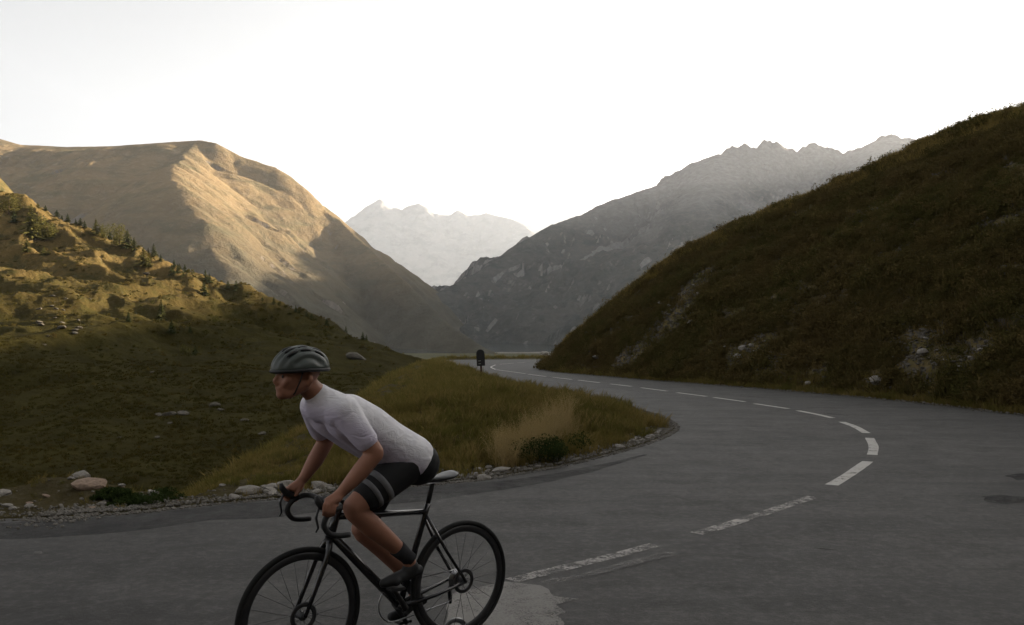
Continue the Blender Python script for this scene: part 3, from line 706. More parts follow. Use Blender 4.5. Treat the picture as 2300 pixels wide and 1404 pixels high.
def leafball(name, n, rx, rz, leaf, mat, seed, flat=0.0, power=0.45, lumps=7):
    """leaf faces gathered in several uneven lumps"""
    rg = np.random.default_rng(seed); V = []; Fc = []
    L = [(rg.normal(0, 0.45), rg.normal(0, 0.45), rg.random() * 0.75 + 0.1, 0.35 + 0.3 * rg.random()) for _ in range(lumps)]
    for i in range(n):
        cx, cy, cz, cr = L[rg.integers(len(L))]
        d = rg.normal(0, 1, 3); d /= np.linalg.norm(d); r = cr * rg.random() ** power
        p = np.array([(cx + d[0] * r) * rx, (cy + d[1] * r) * rx, max(-0.02, (cz + d[2] * r * 0.8) * rz)])
        u = rg.normal(0, 1, 3); u /= np.linalg.norm(u); w = np.cross(u, rg.normal(0, 1, 3)); w /= np.linalg.norm(w); s = leaf * (0.6 + 0.8 * rg.random())
        k = len(V); V += [tuple(p - u * s), tuple(p + w * s * 0.5), tuple(p + u * s), tuple(p - w * s * 0.5)]; Fc.append((k, k + 1, k + 2, k + 3))
    return mesh_np(name, V, Fc, mat, False)
def stone_mesh(name, seed, mat, flat=0.65):
    bm = bmesh.new(); bmesh.ops.create_icosphere(bm, subdivisions=2, radius=0.5)
    rg = np.random.default_rng(seed); pl = [(lambda d: d / np.linalg.norm(d))(rg.normal(0, 1, 3)) for _ in range(7)]; off = 0.26 + 0.16 * rg.random(7)
    for v in bm.verts:
        p = np.array(v.co)
        for d, o in zip(pl, off):
            e = p @ d - o
            if e > 0: p = p - d * e * 0.9
        p = p * (1 + 0.10 * rg.normal(0, 1) * 0.4); p[2] *= flat
        v.co = p
    me = bpy.data.meshes.new(name); bm.to_mesh(me); bm.free(); me.materials.append(mat)
    me.polygons.foreach_set('use_smooth', np.zeros(len(me.polygons), bool)); return me

# ================================================================== GRASS AND UNDERGROWTH
grass_c = proto_collection('grass_tuft_kinds', [tuft_mesh('grass tuft', 26, h, 0.10, 0.010, MAT['grass'], 100 + i, 0.6) for i, h in enumerate((0.13, 0.16, 0.20, 0.24, 0.18, 0.11))])
heath_c = proto_collection('heath_tuft_kinds', [tuft_mesh('heath tuft', 30, h, 0.22, 0.028, MAT['heath'], 200 + i, 0.7) for i, h in enumerate((0.22, 0.28, 0.36, 0.18))] +
                           [leafball('heath clump', 130, 0.34, 0.34, 0.04, MAT['heath'], 230 + i) for i in range(3)])
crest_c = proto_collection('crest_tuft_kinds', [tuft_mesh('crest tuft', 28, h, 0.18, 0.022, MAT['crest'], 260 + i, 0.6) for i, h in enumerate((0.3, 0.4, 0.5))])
shrub_c = proto_collection('low_shrub_kinds', [leafball('low shrub', 170, 0.8, 0.75, 0.13, MAT['shrub'], 300 + i, lumps=5) for i in range(5)])
straw_c = proto_collection('straw_tuft_kinds', [tuft_mesh('straw tuft', 22, h, 0.10, 0.006, MAT['straw'], 400 + i, 0.45, True) for i, h in enumerate((0.62, 0.75, 0.5))])
pasture_c = proto_collection('pasture_tuft_kinds', [tuft_mesh('pasture tuft', 26, h, 0.26, 0.035, MAT['pasture'], 280 + i, 0.8) for i, h in enumerate((0.16, 0.22, 0.28))])
# bank grass
pts = []
def bank_samples(n, ylo, yhi):
    # log distributed in depth so that the near part is dense
    y = ylo * (yhi / ylo) ** RNG.random(n); x = (RNG.random(n) * 1.35 - 1.05) * (y + 5)
    z, inr, inp, dr, dl = bank_h(x, y)
    ok = (~inr) & (inp | (dl < 3.5)) & (dr > 0.12)
    verge = sstep(0.1, 0.9, dr) + 0.06
    verge = np.where((x < -3.2) & (y < 10.5), verge * 0.10, verge)      # rubble verge of the near arm carries little grass
    ok &= RNG.random(n) < np.clip(verge, 0, 1)
    return np.stack([x, y, z], -1)[ok], dl[ok]
p1, d1 = bank_samples(76000, 8.0, 60); p2, d2 = bank_samples(26000, 45, 128)
pp = np.concatenate([p1, p2]); dlp = np.concatenate([d1, d2])
sc = (0.55 + 0.75 * RNG.random(len(pp))) * np.clip(0.75 + pp[:, 1] / 45, 0.8, 2.6)
sc *= 0.45 + 0.55 * sstep(0.2, 1.6, dlp)
sc *= 0.75 + 0.5 * sstep(-0.3, 0.5, fbm(pp[:, 0] / 1.5, pp[:, 1] / 1.5, 3, 12))
scatter('grass', pp, rot_rand(len(pp)), sc, grass_c, 'short olive and straw grass covering the bank inside the bend', 'grass')
# hill tufts
def loft_samples(n, vmin=0.02, vmax=1.0, umin=0, umax=None):
    umax = umax or nu - 2
    i = RNG.integers(umin, umax, n); j = (vmin + (vmax - vmin) * RNG.random(n)) * (NV - 1); j0 = np.minimum(j.astype(int), NV - 2); fj = (j - j0)[:, None]; fi = RNG.random(n)[:, None]
    a = GH[i, j0] * (1 - fj) + GH[i, j0 + 1] * fj; b = GH[i + 1, j0] * (1 - fj) + GH[i + 1, j0 + 1] * fj
    area = np.linalg.norm(np.cross(GH[i + 1, j0] - GH[i, j0], GH[i, j0 + 1] - GH[i, j0]), axis=1)
    return a * (1 - fi) + b * fi, area, i, j / (NV - 1)
hp, ar, hi_, hv = loft_samples(108000, umax=18 * 26)
keep = RNG.random(len(hp)) < np.clip(ar / np.percentile(ar, 75), 0.05, 1)
GHf = GH[:, :NV].reshape(-1, 3)
prx = CX + F * GHf[:, 0] / np.maximum(GHf[:, 1], 0.1); pry = HY - F * (GHf[:, 2] - CAMH) / np.maximum(GHf[:, 1], 0.1)
prx = np.where(GHf[:, 1] < 5, 1e6, prx)
def on_hill(px, py):
    i = int(np.argmin((prx - px) ** 2 + (pry - py) ** 2)); return tuple(GHf[i])
SCREE = [(on_hill(px, py), r) for px, py, r in ((1560, 640, 1.5), (1530, 690, 2.0), (1490, 735, 2.0), (1440, 780, 1.7), (1590, 610, 1.2), (1400, 805, 1.2), (1690, 790, 1.5), (1730, 820, 1.2), (1660, 815, 1.1), (2080, 770, 1.3), (2065, 820, 1.4), (2090, 860, 1.0), (1960, 860, 0.8), (2200, 790, 0.9), (1840, 850, 0.8))]
def scree_mask(p):
    k = np.zeros(len(p))
    for c, r in SCREE: k = np.maximum(k, 1 - np.linalg.norm(p - np.array(c), axis=1) / r)
    return sstep(0.0, 0.45, k + 0.35 * fbm(p[:, 0] * 1.2, p[:, 2] * 1.2, 3, 49))
g = fbm(hp[:, 0] / 3.2, hp[:, 1] / 3.2 + hp[:, 2] / 2, 3, 46)
keep &= RNG.random(len(hp)) < 0.25 + 0.75 * sstep(-0.45, 0.15, g)
sm = scree_mask(hp); keep &= RNG.random(len(hp)) > 0.88 * sm
sp_pts = hp[(RNG.random(len(hp)) < 0.55 * sm)]
hp = hp[keep]; hv = hv[keep]
sc = (0.5 + 0.8 * RNG.random(len(hp))) * (0.8 + 0.35 * sstep(-0.2, 0.5, fbm(hp[:, 0] / 1.3, hp[:, 2] / 1.3, 3, 47)))
scatter('heath', hp, rot_rand(len(hp), 0.3), sc, heath_c, 'dark brown and green heath tufts covering the steep roadside hill', 'heath')
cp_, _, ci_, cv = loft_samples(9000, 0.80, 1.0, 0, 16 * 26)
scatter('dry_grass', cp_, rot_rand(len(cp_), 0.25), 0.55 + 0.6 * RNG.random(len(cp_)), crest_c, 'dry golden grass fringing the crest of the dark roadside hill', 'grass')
bp, _, bi_, bv = loft_samples(3800, 0.0, 0.055, 0, 17 * 26)
scatter('verge_grass', bp, rot_rand(len(bp), 0.2), 0.7 + 0.6 * RNG.random(len(bp)), grass_c, 'low grass strip along the foot of the dark roadside hill', 'grass')
# undergrowth on the hillside across the ravine
n = 30000
y = 30 * (330 / 30) ** RNG.random(n); x = (RNG.random(n) * 0.86 - 0.74) * y
cl = fbm(x / 16, y / 16, 4, 91)
dens = np.clip(0.12 + 0.9 * sstep(-0.05, 0.45, cl), 0, 1) * (0.12 + 0.88 * sstep(110, 220, y)) * np.where(x / y > -0.22, 0.45, 1)
k = RNG.random(n) < dens; x, y = x[k], y[k]
sc = (0.22 + 0.6 * RNG.random(len(x)) ** 3) * np.clip(y / 130, 0.4, 1.7)
scatter('undergrowth', np.stack([x, y, left_h(x, y)], -1), rot_rand(len(x), 0.15), sc, shrub_c, 'low olive shrubs dotting the hillside across the ravine', 'undergrowth')
n = 22000
y = 30 * (130 / 30) ** RNG.random(n); x = (RNG.random(n) * 0.84 - 0.72) * y
k = RNG.random(n) < 0.35 + 0.65 * sstep(-0.3, 0.3, fbm(x / 7, y / 7, 3, 93)); x, y = x[k], y[k]
scatter('pasture_grass', np.stack([x, y, left_h(x, y)], -1), rot_rand(len(x), 0.2), (0.7 + 0.8 * RNG.random(len(x))) * np.clip(y / 110, 0.5, 0.9), pasture_c, 'rough dark pasture grass on the shaded hillside across the ravine', 'grass')
# tall straw coloured stand on the bank
tp = []
for cxp, cyp, n_, s_ in ((1150, 1042, 34, 11), (1182, 1030, 50, 14), (1218, 1012, 70, 14), (1250, 992, 60, 14), (1125, 1050, 18, 9), (1272, 985, 22, 12)):
    for _ in range(n_):
        x, y, _z = ground(cxp + random.gauss(0, s_), cyp + random.gauss(0, 9))
        tp.append((x, y, float(bank_h(np.array([x]), np.array([y]))[0][0])))
scatter('tall_grass', tp, rot_rand(len(tp), 0.15), 0.42 + 0.42 * RNG.random(len(tp)), straw_c, 'stand of tall straw coloured grass on the bank beside the near road', 'grass')

def on_bank(px, py):
    x, y, z = ground(px, py); return x, y, float(bank_h(np.array([x]), np.array([y]))[0][0])
# dark green bush in front of the straw grass
def make_bush(name, px, py, w, h, seed, label):
    x, y, z = on_bank(px, py); r = empty(name, (x, y, z))
    link('foliage', leafball('bush foliage', 3000, w * 0.55, h, 0.017, MAT['bush'], seed, lumps=10), r)
    V = []; Fc = []; rg = np.random.default_rng(seed)
    for i in range(9):
        a = rg.random() * 6.28; e = (math.cos(a) * w * 0.3, math.sin(a) * w * 0.3, h * 0.6); k = len(V); t = 0.008
        V += [(-t, 0, -0.03), (t, 0, -0.03), (0, t, -0.03), e]; Fc += [(k, k + 1, k + 3), (k + 1, k + 2, k + 3), (k + 2, k, k + 3)]
    link('stem', mesh_np('bush stems', V, Fc, MAT['bark'], False), r)
    tag(r, label, 'bush'); return r
make_bush('bush', 1235, 1042, 0.85, 0.36, 21, 'dark green bush at the foot of the tall straw grass')
make_bush('bush', 322, 1128, 0.50, 0.10, 22, 'low green bush on the rubble verge of the near road')
make_bush('bush', 255, 1124, 0.35, 0.08, 23, 'smaller low green bush beside the brown rock on the verge')

# ================================================================== STONES
stones = [stone_mesh('stone', 500 + i, MAT['stone'], 0.5 + 0.06 * i) for i in range(6)]
greys = [stone_mesh('stone', 560 + i, MAT['stone_grey'], 0.6) for i in range(4)]
brown = [stone_mesh('stone', 520 + i, MAT['stone_brown'], 0.6) for i in range(3)]
def put_stone(loc, w, me, label, group=None, stretch=1.0, hh=1.0, name='stone', rz=None, lift=0.10):
    o = link(name, me); o.location = (loc[0], loc[1], loc[2] + w * lift); o.scale = (w * stretch, w, w * hh)
    o.rotation_euler = (random.uniform(-0.25, 0.25), random.uniform(-0.25, 0.25), random.uniform(0, 6.28) if rz is None else rz)
    return tag(o, label, 'stone' if name == 'stone' else 'boulder', group)
for px, py, w, st, hh, me, lab in ((4, 1128, 0.24, 1.3, 0.9, stones[1], 'pale smooth rock on the verge at the left picture edge'),
        (195, 1120, 0.30, 1.5, 0.9, brown[0], 'brown flat topped rock on the rubble verge of the near road'),
        (181, 1109, 0.24, 1.2, 1.0, stones[2], 'pale pointed rock behind the brown rock on the verge'),
        (345, 1116, 0.16, 1.4, 0.7, stones[3], 'pale flat stone at the ravine lip beyond the low green bush'),
        (228, 1137, 0.09, 1.2, 0.8, stones[4], 'small white stone just right of the brown rock'),
        (557, 1112, 0.24, 1.6, 0.7, stones[5], 'large pale flat stone where the grass crest meets the near road'),
        (640, 1099, 0.24, 1.4, 0.9, stones[0], 'pale angular stone at the road edge behind the handlebar'),
        (718, 1096, 0.25, 1.5, 0.8, stones[1], 'cream stone at the road edge behind the rider knee'),
        (612, 1104, 0.18, 1.2, 0.9, stones[2], 'grey stone at the road edge just behind the front of the bicycle'),
        (935, 1076, 0.25, 1.5, 0.7, stones[3], 'broad pale stone at the road edge behind the saddle'),
        (1125, 1063, 0.20, 1.5, 0.7, stones[4], 'pale flat stone of the gravel strip left of the dark bush'),
        (1087, 1075, 0.20, 1.4, 0.8, stones[5], 'rounded pale stone at the asphalt edge, the nearest of the gravel strip'),
        (1137, 996, 0.16, 1.1, 1.0, stones[0], 'single pale stone in the grass left of the tall straw stand'),
        (885, 912, 0.35, 3.2, 0.5, stones[1], 'long thin pale stone lying high on the grass bank')):
    put_stone(on_bank(px, py), w, me, lab, None, st, hh)
edge = [ground(px, py)[:2] for px, py in inner_px[3:12]]
acc = []
for (x0, y0), (x1, y1) in zip(edge[:-1], edge[1:]): acc.append(math.hypot(x1 - x0, y1 - y0))
edge = catmull(edge, 14)
for i in range(120):
    k = int(len(edge) * random.random() ** 0.9 * 0.97); x, y = edge[k]
    off = 0.08 + abs(random.gauss(0, 0.28)); x += random.gauss(0, 0.1) - 0.35 * off; y += off
    z = float(bank_h(np.array([x]), np.array([y]))[0][0])
    w = random.choice((0.05, 0.05, 0.06, 0.06, 0.08, 0.10, 0.13)); st = random.uniform(1, 1.6); px = CX + F * x / y
    zone = 'at the foot of the bright grass crest' if px < 640 else 'behind the rider arms' if px < 780 else 'behind the rider hips' if px < 900 else 'behind the saddle' if px < 1040 else 'left of the straw grass' if px < 1130 else 'below the straw grass' if px < 1215 else 'below the dark bush' if px < 1300 else 'right of the dark bush' if px < 1400 else 'near the tip of the bank'
    lab = '%s %s stone in gravel %s' % ({0.05: 'tiny', 0.06: 'very small', 0.08: 'small', 0.10: 'fist sized', 0.13: 'large'}[w], 'rounded pale' if st < 1.2 else 'oblong pale' if st < 1.4 else 'long pale', zone)
    put_stone((x, y, z), w, random.choice(stones), lab, 'stones along the inner road edge', st, random.uniform(0.7, 1))
for i in range(46):
    px = random.uniform(0, 460); py = random.uniform(1112, 1150); x, y, z = on_bank(px, py)
    w = random.choice((0.03, 0.04, 0.05, 0.07, 0.09))
    put_stone((x, y, z), w, random.choice(stones + brown[:1]), '%s stone on the verge %s' % ({0.03: 'pebble sized', 0.04: 'tiny', 0.05: 'small', 0.07: 'middling', 0.09: 'bigger'}[w], ('left of the brown rock' if px < 170 else 'in front of the brown rock' if px < 245 else 'below the low bushes' if px < 350 else 'toward the grass crest') + (', by the asphalt' if py > 1132 else ', by the ravine lip')), 'stones on the rubble verge', random.uniform(1, 1.6), random.uniform(0.6, 1))
# loose gravel
peb = proto_collection('pebble_kinds', [stone_mesh('pebble', 540 + i, MAT['gravel'], 0.7) for i in range(5)])
gp = []
full_edge = catmull([(-12.0, 7.4)] + [ground(px, py)[:2] for px, py in inner_px[:18]], 20)
gy_ = np.array(full_edge)
idx = RNG.integers(0, len(gy_) - 1, 9000); base_ = gy_[idx]; off = np.abs(RNG.normal(0, 0.28, len(idx))) - 0.12
tang = gy_[np.minimum(idx + 1, len(gy_) - 1)] - gy_[idx]; tang /= np.linalg.norm(tang, axis=1, keepdims=True) + 1e-9
gpos = base_ + np.stack([-tang[:, 1], tang[:, 0]], -1) * off[:, None] + tang * RNG.normal(0, 0.15, (len(idx), 1))
gz_, inr_, *_ = bank_h(gpos[:, 0], gpos[:, 1]); gz_ = np.where(inr_, roadz(gpos[:, 1]), gz_)
scatter('gravel', np.stack([gpos[:, 0], gpos[:, 1], gz_ + 0.004], -1), rot_rand(len(gpos), 0.5), 0.014 + 0.035 * RNG.random(len(gpos)) ** 2, peb, 'loose gravel scattered along the inner edge of the asphalt', 'gravel')
# gravel along the outer edge
ob = np.array(base); idx = RNG.integers(0, 17 * 26, 3000); q = ob[idx][:, :2] + RNG.normal(0, 0.16, (3000, 2))
scatter('gravel', np.stack([q[:, 0], q[:, 1], roadz(q[:, 1]) + 0.02], -1), rot_rand(3000, 0.5), 0.02 + 0.07 * RNG.random(3000) ** 3, peb, 'stony debris along the foot of the dark roadside hill', 'gravel')
# rocks on the hill: find loft point nearest to a sight line
scatter('scree', sp_pts + np.array([-0.02, 0, 0.04]), rot_rand(len(sp_pts), 0.5), 0.05 + 0.14 * RNG.random(len(sp_pts)) ** 2, proto_collection('scree_kinds', greys), 'grey scree and broken earth showing between tufts on the roadside hill', 'scree')
for px, py, w, st, lab in ((1345, 809, 0.42, 2.4, 'long white stone on the lower hill nose above the far road'), (1551, 733, 0.36, 2.6, 'long white stone halfway up the hill above the third dash'),
        (1484, 686, 0.30, 1.5, 'upper white stone in the scree on the hill nose'), (1502, 690, 0.26, 1.4, 'white stone beside the upper scree stone'), (1667, 786, 0.36, 1.2, 'round pale stone in the broken ground low on the hill'),
        (1658, 809, 0.34, 1.1, 'pale stone just below the round pale stone on the hill'), (1690, 780, 0.26, 1.5, 'small pale stone right of the round pale stone'), (1567, 665, 0.24, 1.3, 'highest pale stone in the scree streak'),
        (2075, 801, 0.30, 1.2, 'pale stone in the dark scree near the right picture edge'), (1967, 872, 0.42, 1.2, 'pale rock at the hill foot above the bright curved dashes'), (1815, 866, 0.24, 1.3, 'pale rock at the hill foot where the grey verge widens')):
    put_stone(on_hill(px, py), w * 1.15, random.choice(stones), lab, None, st, 0.9, lift=0.45)
for i in range(48):
    if i < 24: px, py = random.gauss(1510, 50), random.gauss(705, 50)
    elif i < 36: px, py = random.gauss(1700, 50), random.gauss(800, 22)
    else: px, py = random.gauss(2070, 70), random.gauss(800, 45)
    w = random.choice((0.10, 0.13, 0.16, 0.2)); c0 = (1510, 705) if i < 24 else (1700, 800) if i < 36 else (2070, 800)
    part_ = ('upper' if py < c0[1] else 'lower') + (' left' if px < c0[0] else ' right') + ' part of the ' + ('scree streak on the hill nose' if i < 24 else 'broken earth at the hill foot' if i < 36 else 'scree near the right picture edge')
    put_stone(on_hill(px, py), w, random.choice(stones), '%s grey stone in the %s' % ({0.10: 'little', 0.13: 'small', 0.16: 'middling', 0.2: 'bigger'}[w], part_), 'scree stones on the roadside hill', random.uniform(1, 1.8), 0.8, lift=0.5)
# boulders on the far hillside
for px, py, w, lab in ((380, 934, 1.3, 'largest of the grey boulders low on the shaded hillside'), (355, 934, 0.7, 'grey boulder left of the largest one on the shaded hillside'), (412, 931, 1.1, 'grey boulder right of the largest one on the shaded hillside'),
        (382, 952, 0.45, 'small grey stone below the largest hillside boulder'), (482, 914, 1.2, 'lone grey boulder above the grass crest on the shaded hillside'), (496, 922, 0.7, 'smaller boulder beside the lone grey boulder'), (549, 946, 0.7, 'grey boulder right of the boulder pair on the shaded hillside'),
        (588, 977, 0.8, 'pale boulder just above the grass crest beside the rider'), (353, 984, 0.5, 'flat grey stone low in the ravine below the boulders'), (342, 838, 0.8, 'grey stone in the middle of the shaded pasture'),
        (800, 806, 3.2, 'broad pale boulder in the pasture behind the rider helmet'), (328, 617, 1.8, 'white boulder gleaming in the sunlit pasture'), (268, 985, 0.3, 'tiny pale stone in the dark ravine')):
    put_stone(hit_left(px, py), w, random.choice(greys), lab, None, 1.3, 0.9, 'boulder')
for i in range(20):
    px, py = random.gauss(140, 35), random.gauss(710, 38)
    w = random.uniform(0.5, 1.5)
    put_stone(hit_left(px, py), w, random.choice(greys), '%s grey rock %s the broken outcrop on the shaded hillside' % ('small' if w < 0.8 else 'middling' if w < 1.15 else 'bulky', ('at the top left of' if px < 140 else 'at the top right of') if py < 700 else ('at the lower left of' if px < 140 else 'at the lower right of')), 'outcrop rocks on the shaded hillside', 1.3, 0.8, 'boulder')
for px, py, w, lab in ((1216, 801, 1.3, 'left pale block beyond the far bend of the road'), (1226, 799, 1.1, 'right pale block beyond the far bend of the road'), (1224, 796, 1.6, 'highest pale block beyond the far bend of the road'), (1236, 802, 1.2, 'grey block between far bend and hill nose')):
    put_stone(at(px, py + 2, 128), w, random.choice(stones), lab, None, 1.4, 1.0, 'boulder')  # stone shapes standing in for far pale vehicles and houses

# ================================================================== TREES
def conifer_crown(name, seed, h=6.0, r=1.5, mat='needles'):
    rg = np.random.default_rng(seed); V = []; Fc = []
    levels = 16
    for l in range(levels):
        t = l / (levels - 1); z = h * (0.08 + 0.9 * t); rad = r * (1 - t) ** 0.8 * (0.75 + 0.4 * rg.random()) + 0.08
        for q in range(int(9 - 4 * t)):
            a = rg.random() * 6.283; d = rad * (0.7 + 0.5 * rg.random()); ca, sa = math.cos(a), math.sin(a)
            for s_ in range(4):
                f0 = s_ / 4; f1 = (s_ + 1.3) / 4; w = 0.30 * (1 - f0 * 0.6) * (0.5 + rad / r); dz0 = -0.35 * d * f0; dz1 = -0.35 * d * f1 + rg.normal(0, 0.06)
                k = len(V); j = rg.normal(0, 0.06, 2)
                V += [(ca * d * f0 - sa * w + j[0], sa * d * f0 + ca * w + j[1], z + dz0 - 0.10), (ca * d * f0 + sa * w, sa * d * f0 - ca * w, z + dz0 - 0.10 + rg.normal(0, 0.05)), (ca * d * f1, sa * d * f1, z + dz1), (ca * d * f0, sa * d * f0, z + dz0 + 0.16)]
                Fc += [(k, k + 1, k + 2), (k, k + 2, k + 3), (k + 1, k + 3, k + 2)]
    return mesh_np(name, V, Fc, MAT[mat], False)
def trunk_mesh(name, h, r):
    V = []; Fc = []; n = 7; L = 6
    for l in range(L):
        t = l / (L - 1)
        for q in range(n): a = 6.283 * q / n; rr = r * (1 - 0.85 * t) * (1.25 if l == 0 else 1); V.append((rr * math.cos(a) + 0.05 * math.sin(t * 5), rr * math.sin(a), h * t - 0.2))
    for l in range(L - 1):
        for q in range(n): Fc.append((l * n + q, l * n + (q + 1) % n, (l + 1) * n + (q + 1) % n, (l + 1) * n + q))
    return mesh_np(name, V, Fc, MAT['bark'])
conifers = [conifer_crown('conifer crown', 600 + i, 6, 1.3 + 0.25 * i) for i in range(4)]
larches = [conifer_crown('larch crown', 620 + i, 6, 1.9, 'leaves') for i in range(2)] + [leafball('leafy crown', 1300, 2.0, 5.2, 0.22, MAT['leaves'], 640 + i, lumps=14) for i in range(3)]
trunk = trunk_mesh('trunk', 5.2, 0.16)
trees = [ # px, foot py, height px, kind, extra label words
 (85, 466, 11, 'l', ''), (102, 474, 12, 'd', ''), (128, 483, 14, 'd', ''), (139, 488, 9, 'd', ''), (152, 494, 16, 'd', ''), (180, 506, 15, 'd', ''), (190, 511, 14, 'd', ''), (170, 503, 11, 'd', ''),
 (215, 526, 30, 'l', ''), (231, 531, 24, 'b', ''), (246, 537, 19, 'd', ''), (269, 549, 38, 'b', ''), (286, 557, 36, 'd', ''), (301, 561, 24, 'd', ''), (345, 575, 24, 'd', ''), (333, 571, 13, 'd', ''), (361, 587, 15, 'd', ''),
 (391, 600, 15, 'd', ''), (403, 605, 12, 'd', ''), (415, 611, 16, 'd', ''), (434, 614, 10, 'l', ''), (461, 630, 22, 'd', ''), (470, 634, 18, 'd', ''), (512, 648, 16, 'd', ''), (530, 652, 20, 'd', ''), (590, 674, 8, 'd', ''),
 (615, 682, 15, 'd', ''), (626, 686, 8, 'd', ''), (664, 700, 14, 'd', ''), (672, 703, 9, 'd', ''), (689, 711, 13, 'd', ''), (700, 715, 11, 'd', ''), (710, 719, 7, 'd', ''), (734, 729, 14, 'd', ''), (777, 744, 13, 'd', ''), (815, 758, 15, 'd', ''), (823, 761, 11, 'd', '')]
slope_trees = [(70, 532, 62, 'l', 'tall pale conifer standing on the sunlit slope at the picture edge'), (92, 534, 44, 'b', 'bushy light green tree beside the tall pale conifer'), (106, 540, 34, 'b', 'second bushy tree right of the tall pale conifer'),
 (60, 566, 26, 'l', 'small pale tree below the tall pale conifer'), (98, 573, 18, 'l', 'lone sapling on the sunlit slope below the bushy trees'), (20, 480, 36, 'b', 'leafy tree high on the slope at the picture edge'), (32, 500, 26, 'd', 'dark conifer below the leafy tree at the picture edge'),
 (322, 596, 34, 'l', 'pale conifer just below the skyline gap in the sun'), (332, 600, 22, 'l', 'shorter pale conifer beside the one below the skyline gap'), (386, 618, 22, 'd', 'dark conifer on the sunlit shelf below the skyline'), (399, 612, 18, 'd', 'second dark conifer on the sunlit shelf'),
 (411, 622, 14, 'l', 'pale bush like tree at the end of the sunlit shelf'), (458, 663, 28, 'd', 'broad dark conifer standing alone where sun turns to shade'), (362, 719, 40, 'd', 'tallest dark conifer in the shaded pasture'), (288, 722, 20, 'd', 'dark conifer left of the tallest one in the shaded pasture'),
 (385, 748, 26, 'd', 'dark conifer right and below the tallest one in the shade'), (427, 746, 14, 'd', 'small dark conifer in the middle of the shaded pasture'), (413, 792, 16, 'b', 'leafy bush like tree low in the shaded pasture'), (438, 796, 18, 'd', 'dark conifer beside the low leafy one in the pasture'),
 (485, 722, 14, 'b', 'wide dark shrub tree in a hollow of the pasture')]
words = 'first second third fourth fifth sixth seventh eighth ninth tenth eleventh twelfth thirteenth fourteenth fifteenth sixteenth seventeenth eighteenth nineteenth twentieth'.split()
def ordinal(i): return words[i] if i < 20 else 'twenty-' + words[i - 20] if i < 29 else 'thirtieth' if i == 29 else 'thirty-' + words[i - 30]
def put_tree(px, py, hpx, kind, label, group):
    x, y, z = hit_left(px, py + 1, 40, 360)
    h = hpx / F * y * 1.2
    root = empty({'d': 'conifer', 'l': 'conifer', 'b': 'leafy_tree'}[kind], (x, y, z - 0.1), (0, 0, random.random() * 6.28))
    s = h / 6.0; w = s * random.uniform(1.15, 1.6)
    root.scale = (w, w, s)
    link('trunk', trunk, root)
    cm = random.choice(conifers) if kind == 'd' else random.choice(larches[:2]) if kind == 'l' else random.choice(larches[2:])
    link('crown', cm, root)
    return tag(root, label, 'tree', group)
kw = {'d': 'small dark conifer', 'l': 'pale green conifer', 'b': 'round leafy tree'}
for i, t in enumerate(sorted(trees)):
    put_tree(t[0], t[1], t[2], t[3], '%s on the hill skyline, %s tree from the left end' % (kw[t[3]], ordinal(i)), 'trees along the hill skyline')
for t in slope_trees: put_tree(*t[:4], t[4], 'trees on the hillside below the skyline')

# ================================================================== MARKER SIGN
MAT['sign'] = simple('dark sign back', (0.012, 0.012, 0.013), 0.55, 0.4, var=0.2)
MAT['rust'] = simple('rusty post', (0.05, 0.022, 0.015), 0.8, 0.3, var=0.4, scale=40)
MAT['clip'] = simple('grey metal clip', (0.30, 0.30, 0.29), 0.45, 0.5, metal=0.6)
def rounded_board(w, h, t):
    P = [(-w / 2, 0), (w / 2, 0), (w / 2, h - w / 2)] + [(w / 2 * math.cos(a), h - w / 2 + w / 2 * math.sin(a)) for a in np.linspace(0, math.pi, 17)[1:-1]] + [(-w / 2, h - w / 2)]
    bm = bmesh.new(); f = bm.faces.new([bm.verts.new((x, -t / 2, z)) for x, z in P])
    r = bmesh.ops.extrude_face_region(bm, geom=[f]); bmesh.ops.translate(bm, verts=[v for v in r['geom'] if isinstance(v, bmesh.types.BMVert)], vec=(0, t, 0))
    bmesh.ops.recalc_face_normals(bm, faces=bm.faces[:]); bmesh.ops.bevel(bm, geom=[e for e in bm.edges if abs(e.calc_face_angle(0)) > 1.2], offset=0.006, segments=2, affect='EDGES')
    me = bpy.data.meshes.new('board'); bm.to_mesh(me); bm.free(); return me
def box_mesh(name, sx, sy, sz, mat, bev=0.004):
    bm = bmesh.new(); bmesh.ops.create_cube(bm, size=1); bmesh.ops.scale(bm, verts=bm.verts, vec=(sx, sy, sz))
    bmesh.ops.bevel(bm, geom=bm.edges[:], offset=min(bev, min(sx, sy, sz) * 0.3), segments=2, affect='EDGES')
    me = bpy.data.meshes.new(name); bm.to_mesh(me); bm.free(); me.materials.append(mat); return me
sx, sy, sz = on_bank(1082, 852)
k = sy / F
sign = empty('marker_sign', (sx, sy, sz), (0, R(-3.5), R(6)))
post = link('post', box_mesh('post', 4.2 * k, 0.05, 46 * k, MAT['rust']), sign); post.location = (0, 0, 20 * k)
bd = rounded_board(18.5 * k, 37 * k, 0.03); bd.materials.append(MAT['sign'])
board = link('board', bd, sign); board.location = (0, -0.045, 27 * k)
for z_, w_ in ((32 * k, 5 * k), (38.5 * k, 6 * k)):
    c = link('clip', box_mesh('clip', w_, 0.012, 1.2 * k, MAT['clip'], 0.002), sign); c.location = (-3.0 * k, -0.068, z_)
c = link('clip', box_mesh('clip', 6 * k, 0.012, 0.9 * k, MAT['sign'], 0.002), sign); c.location = (0, -0.068, 58 * k)
tag(sign, 'round topped black board on a rusty post beside the far road arm', 'sign')

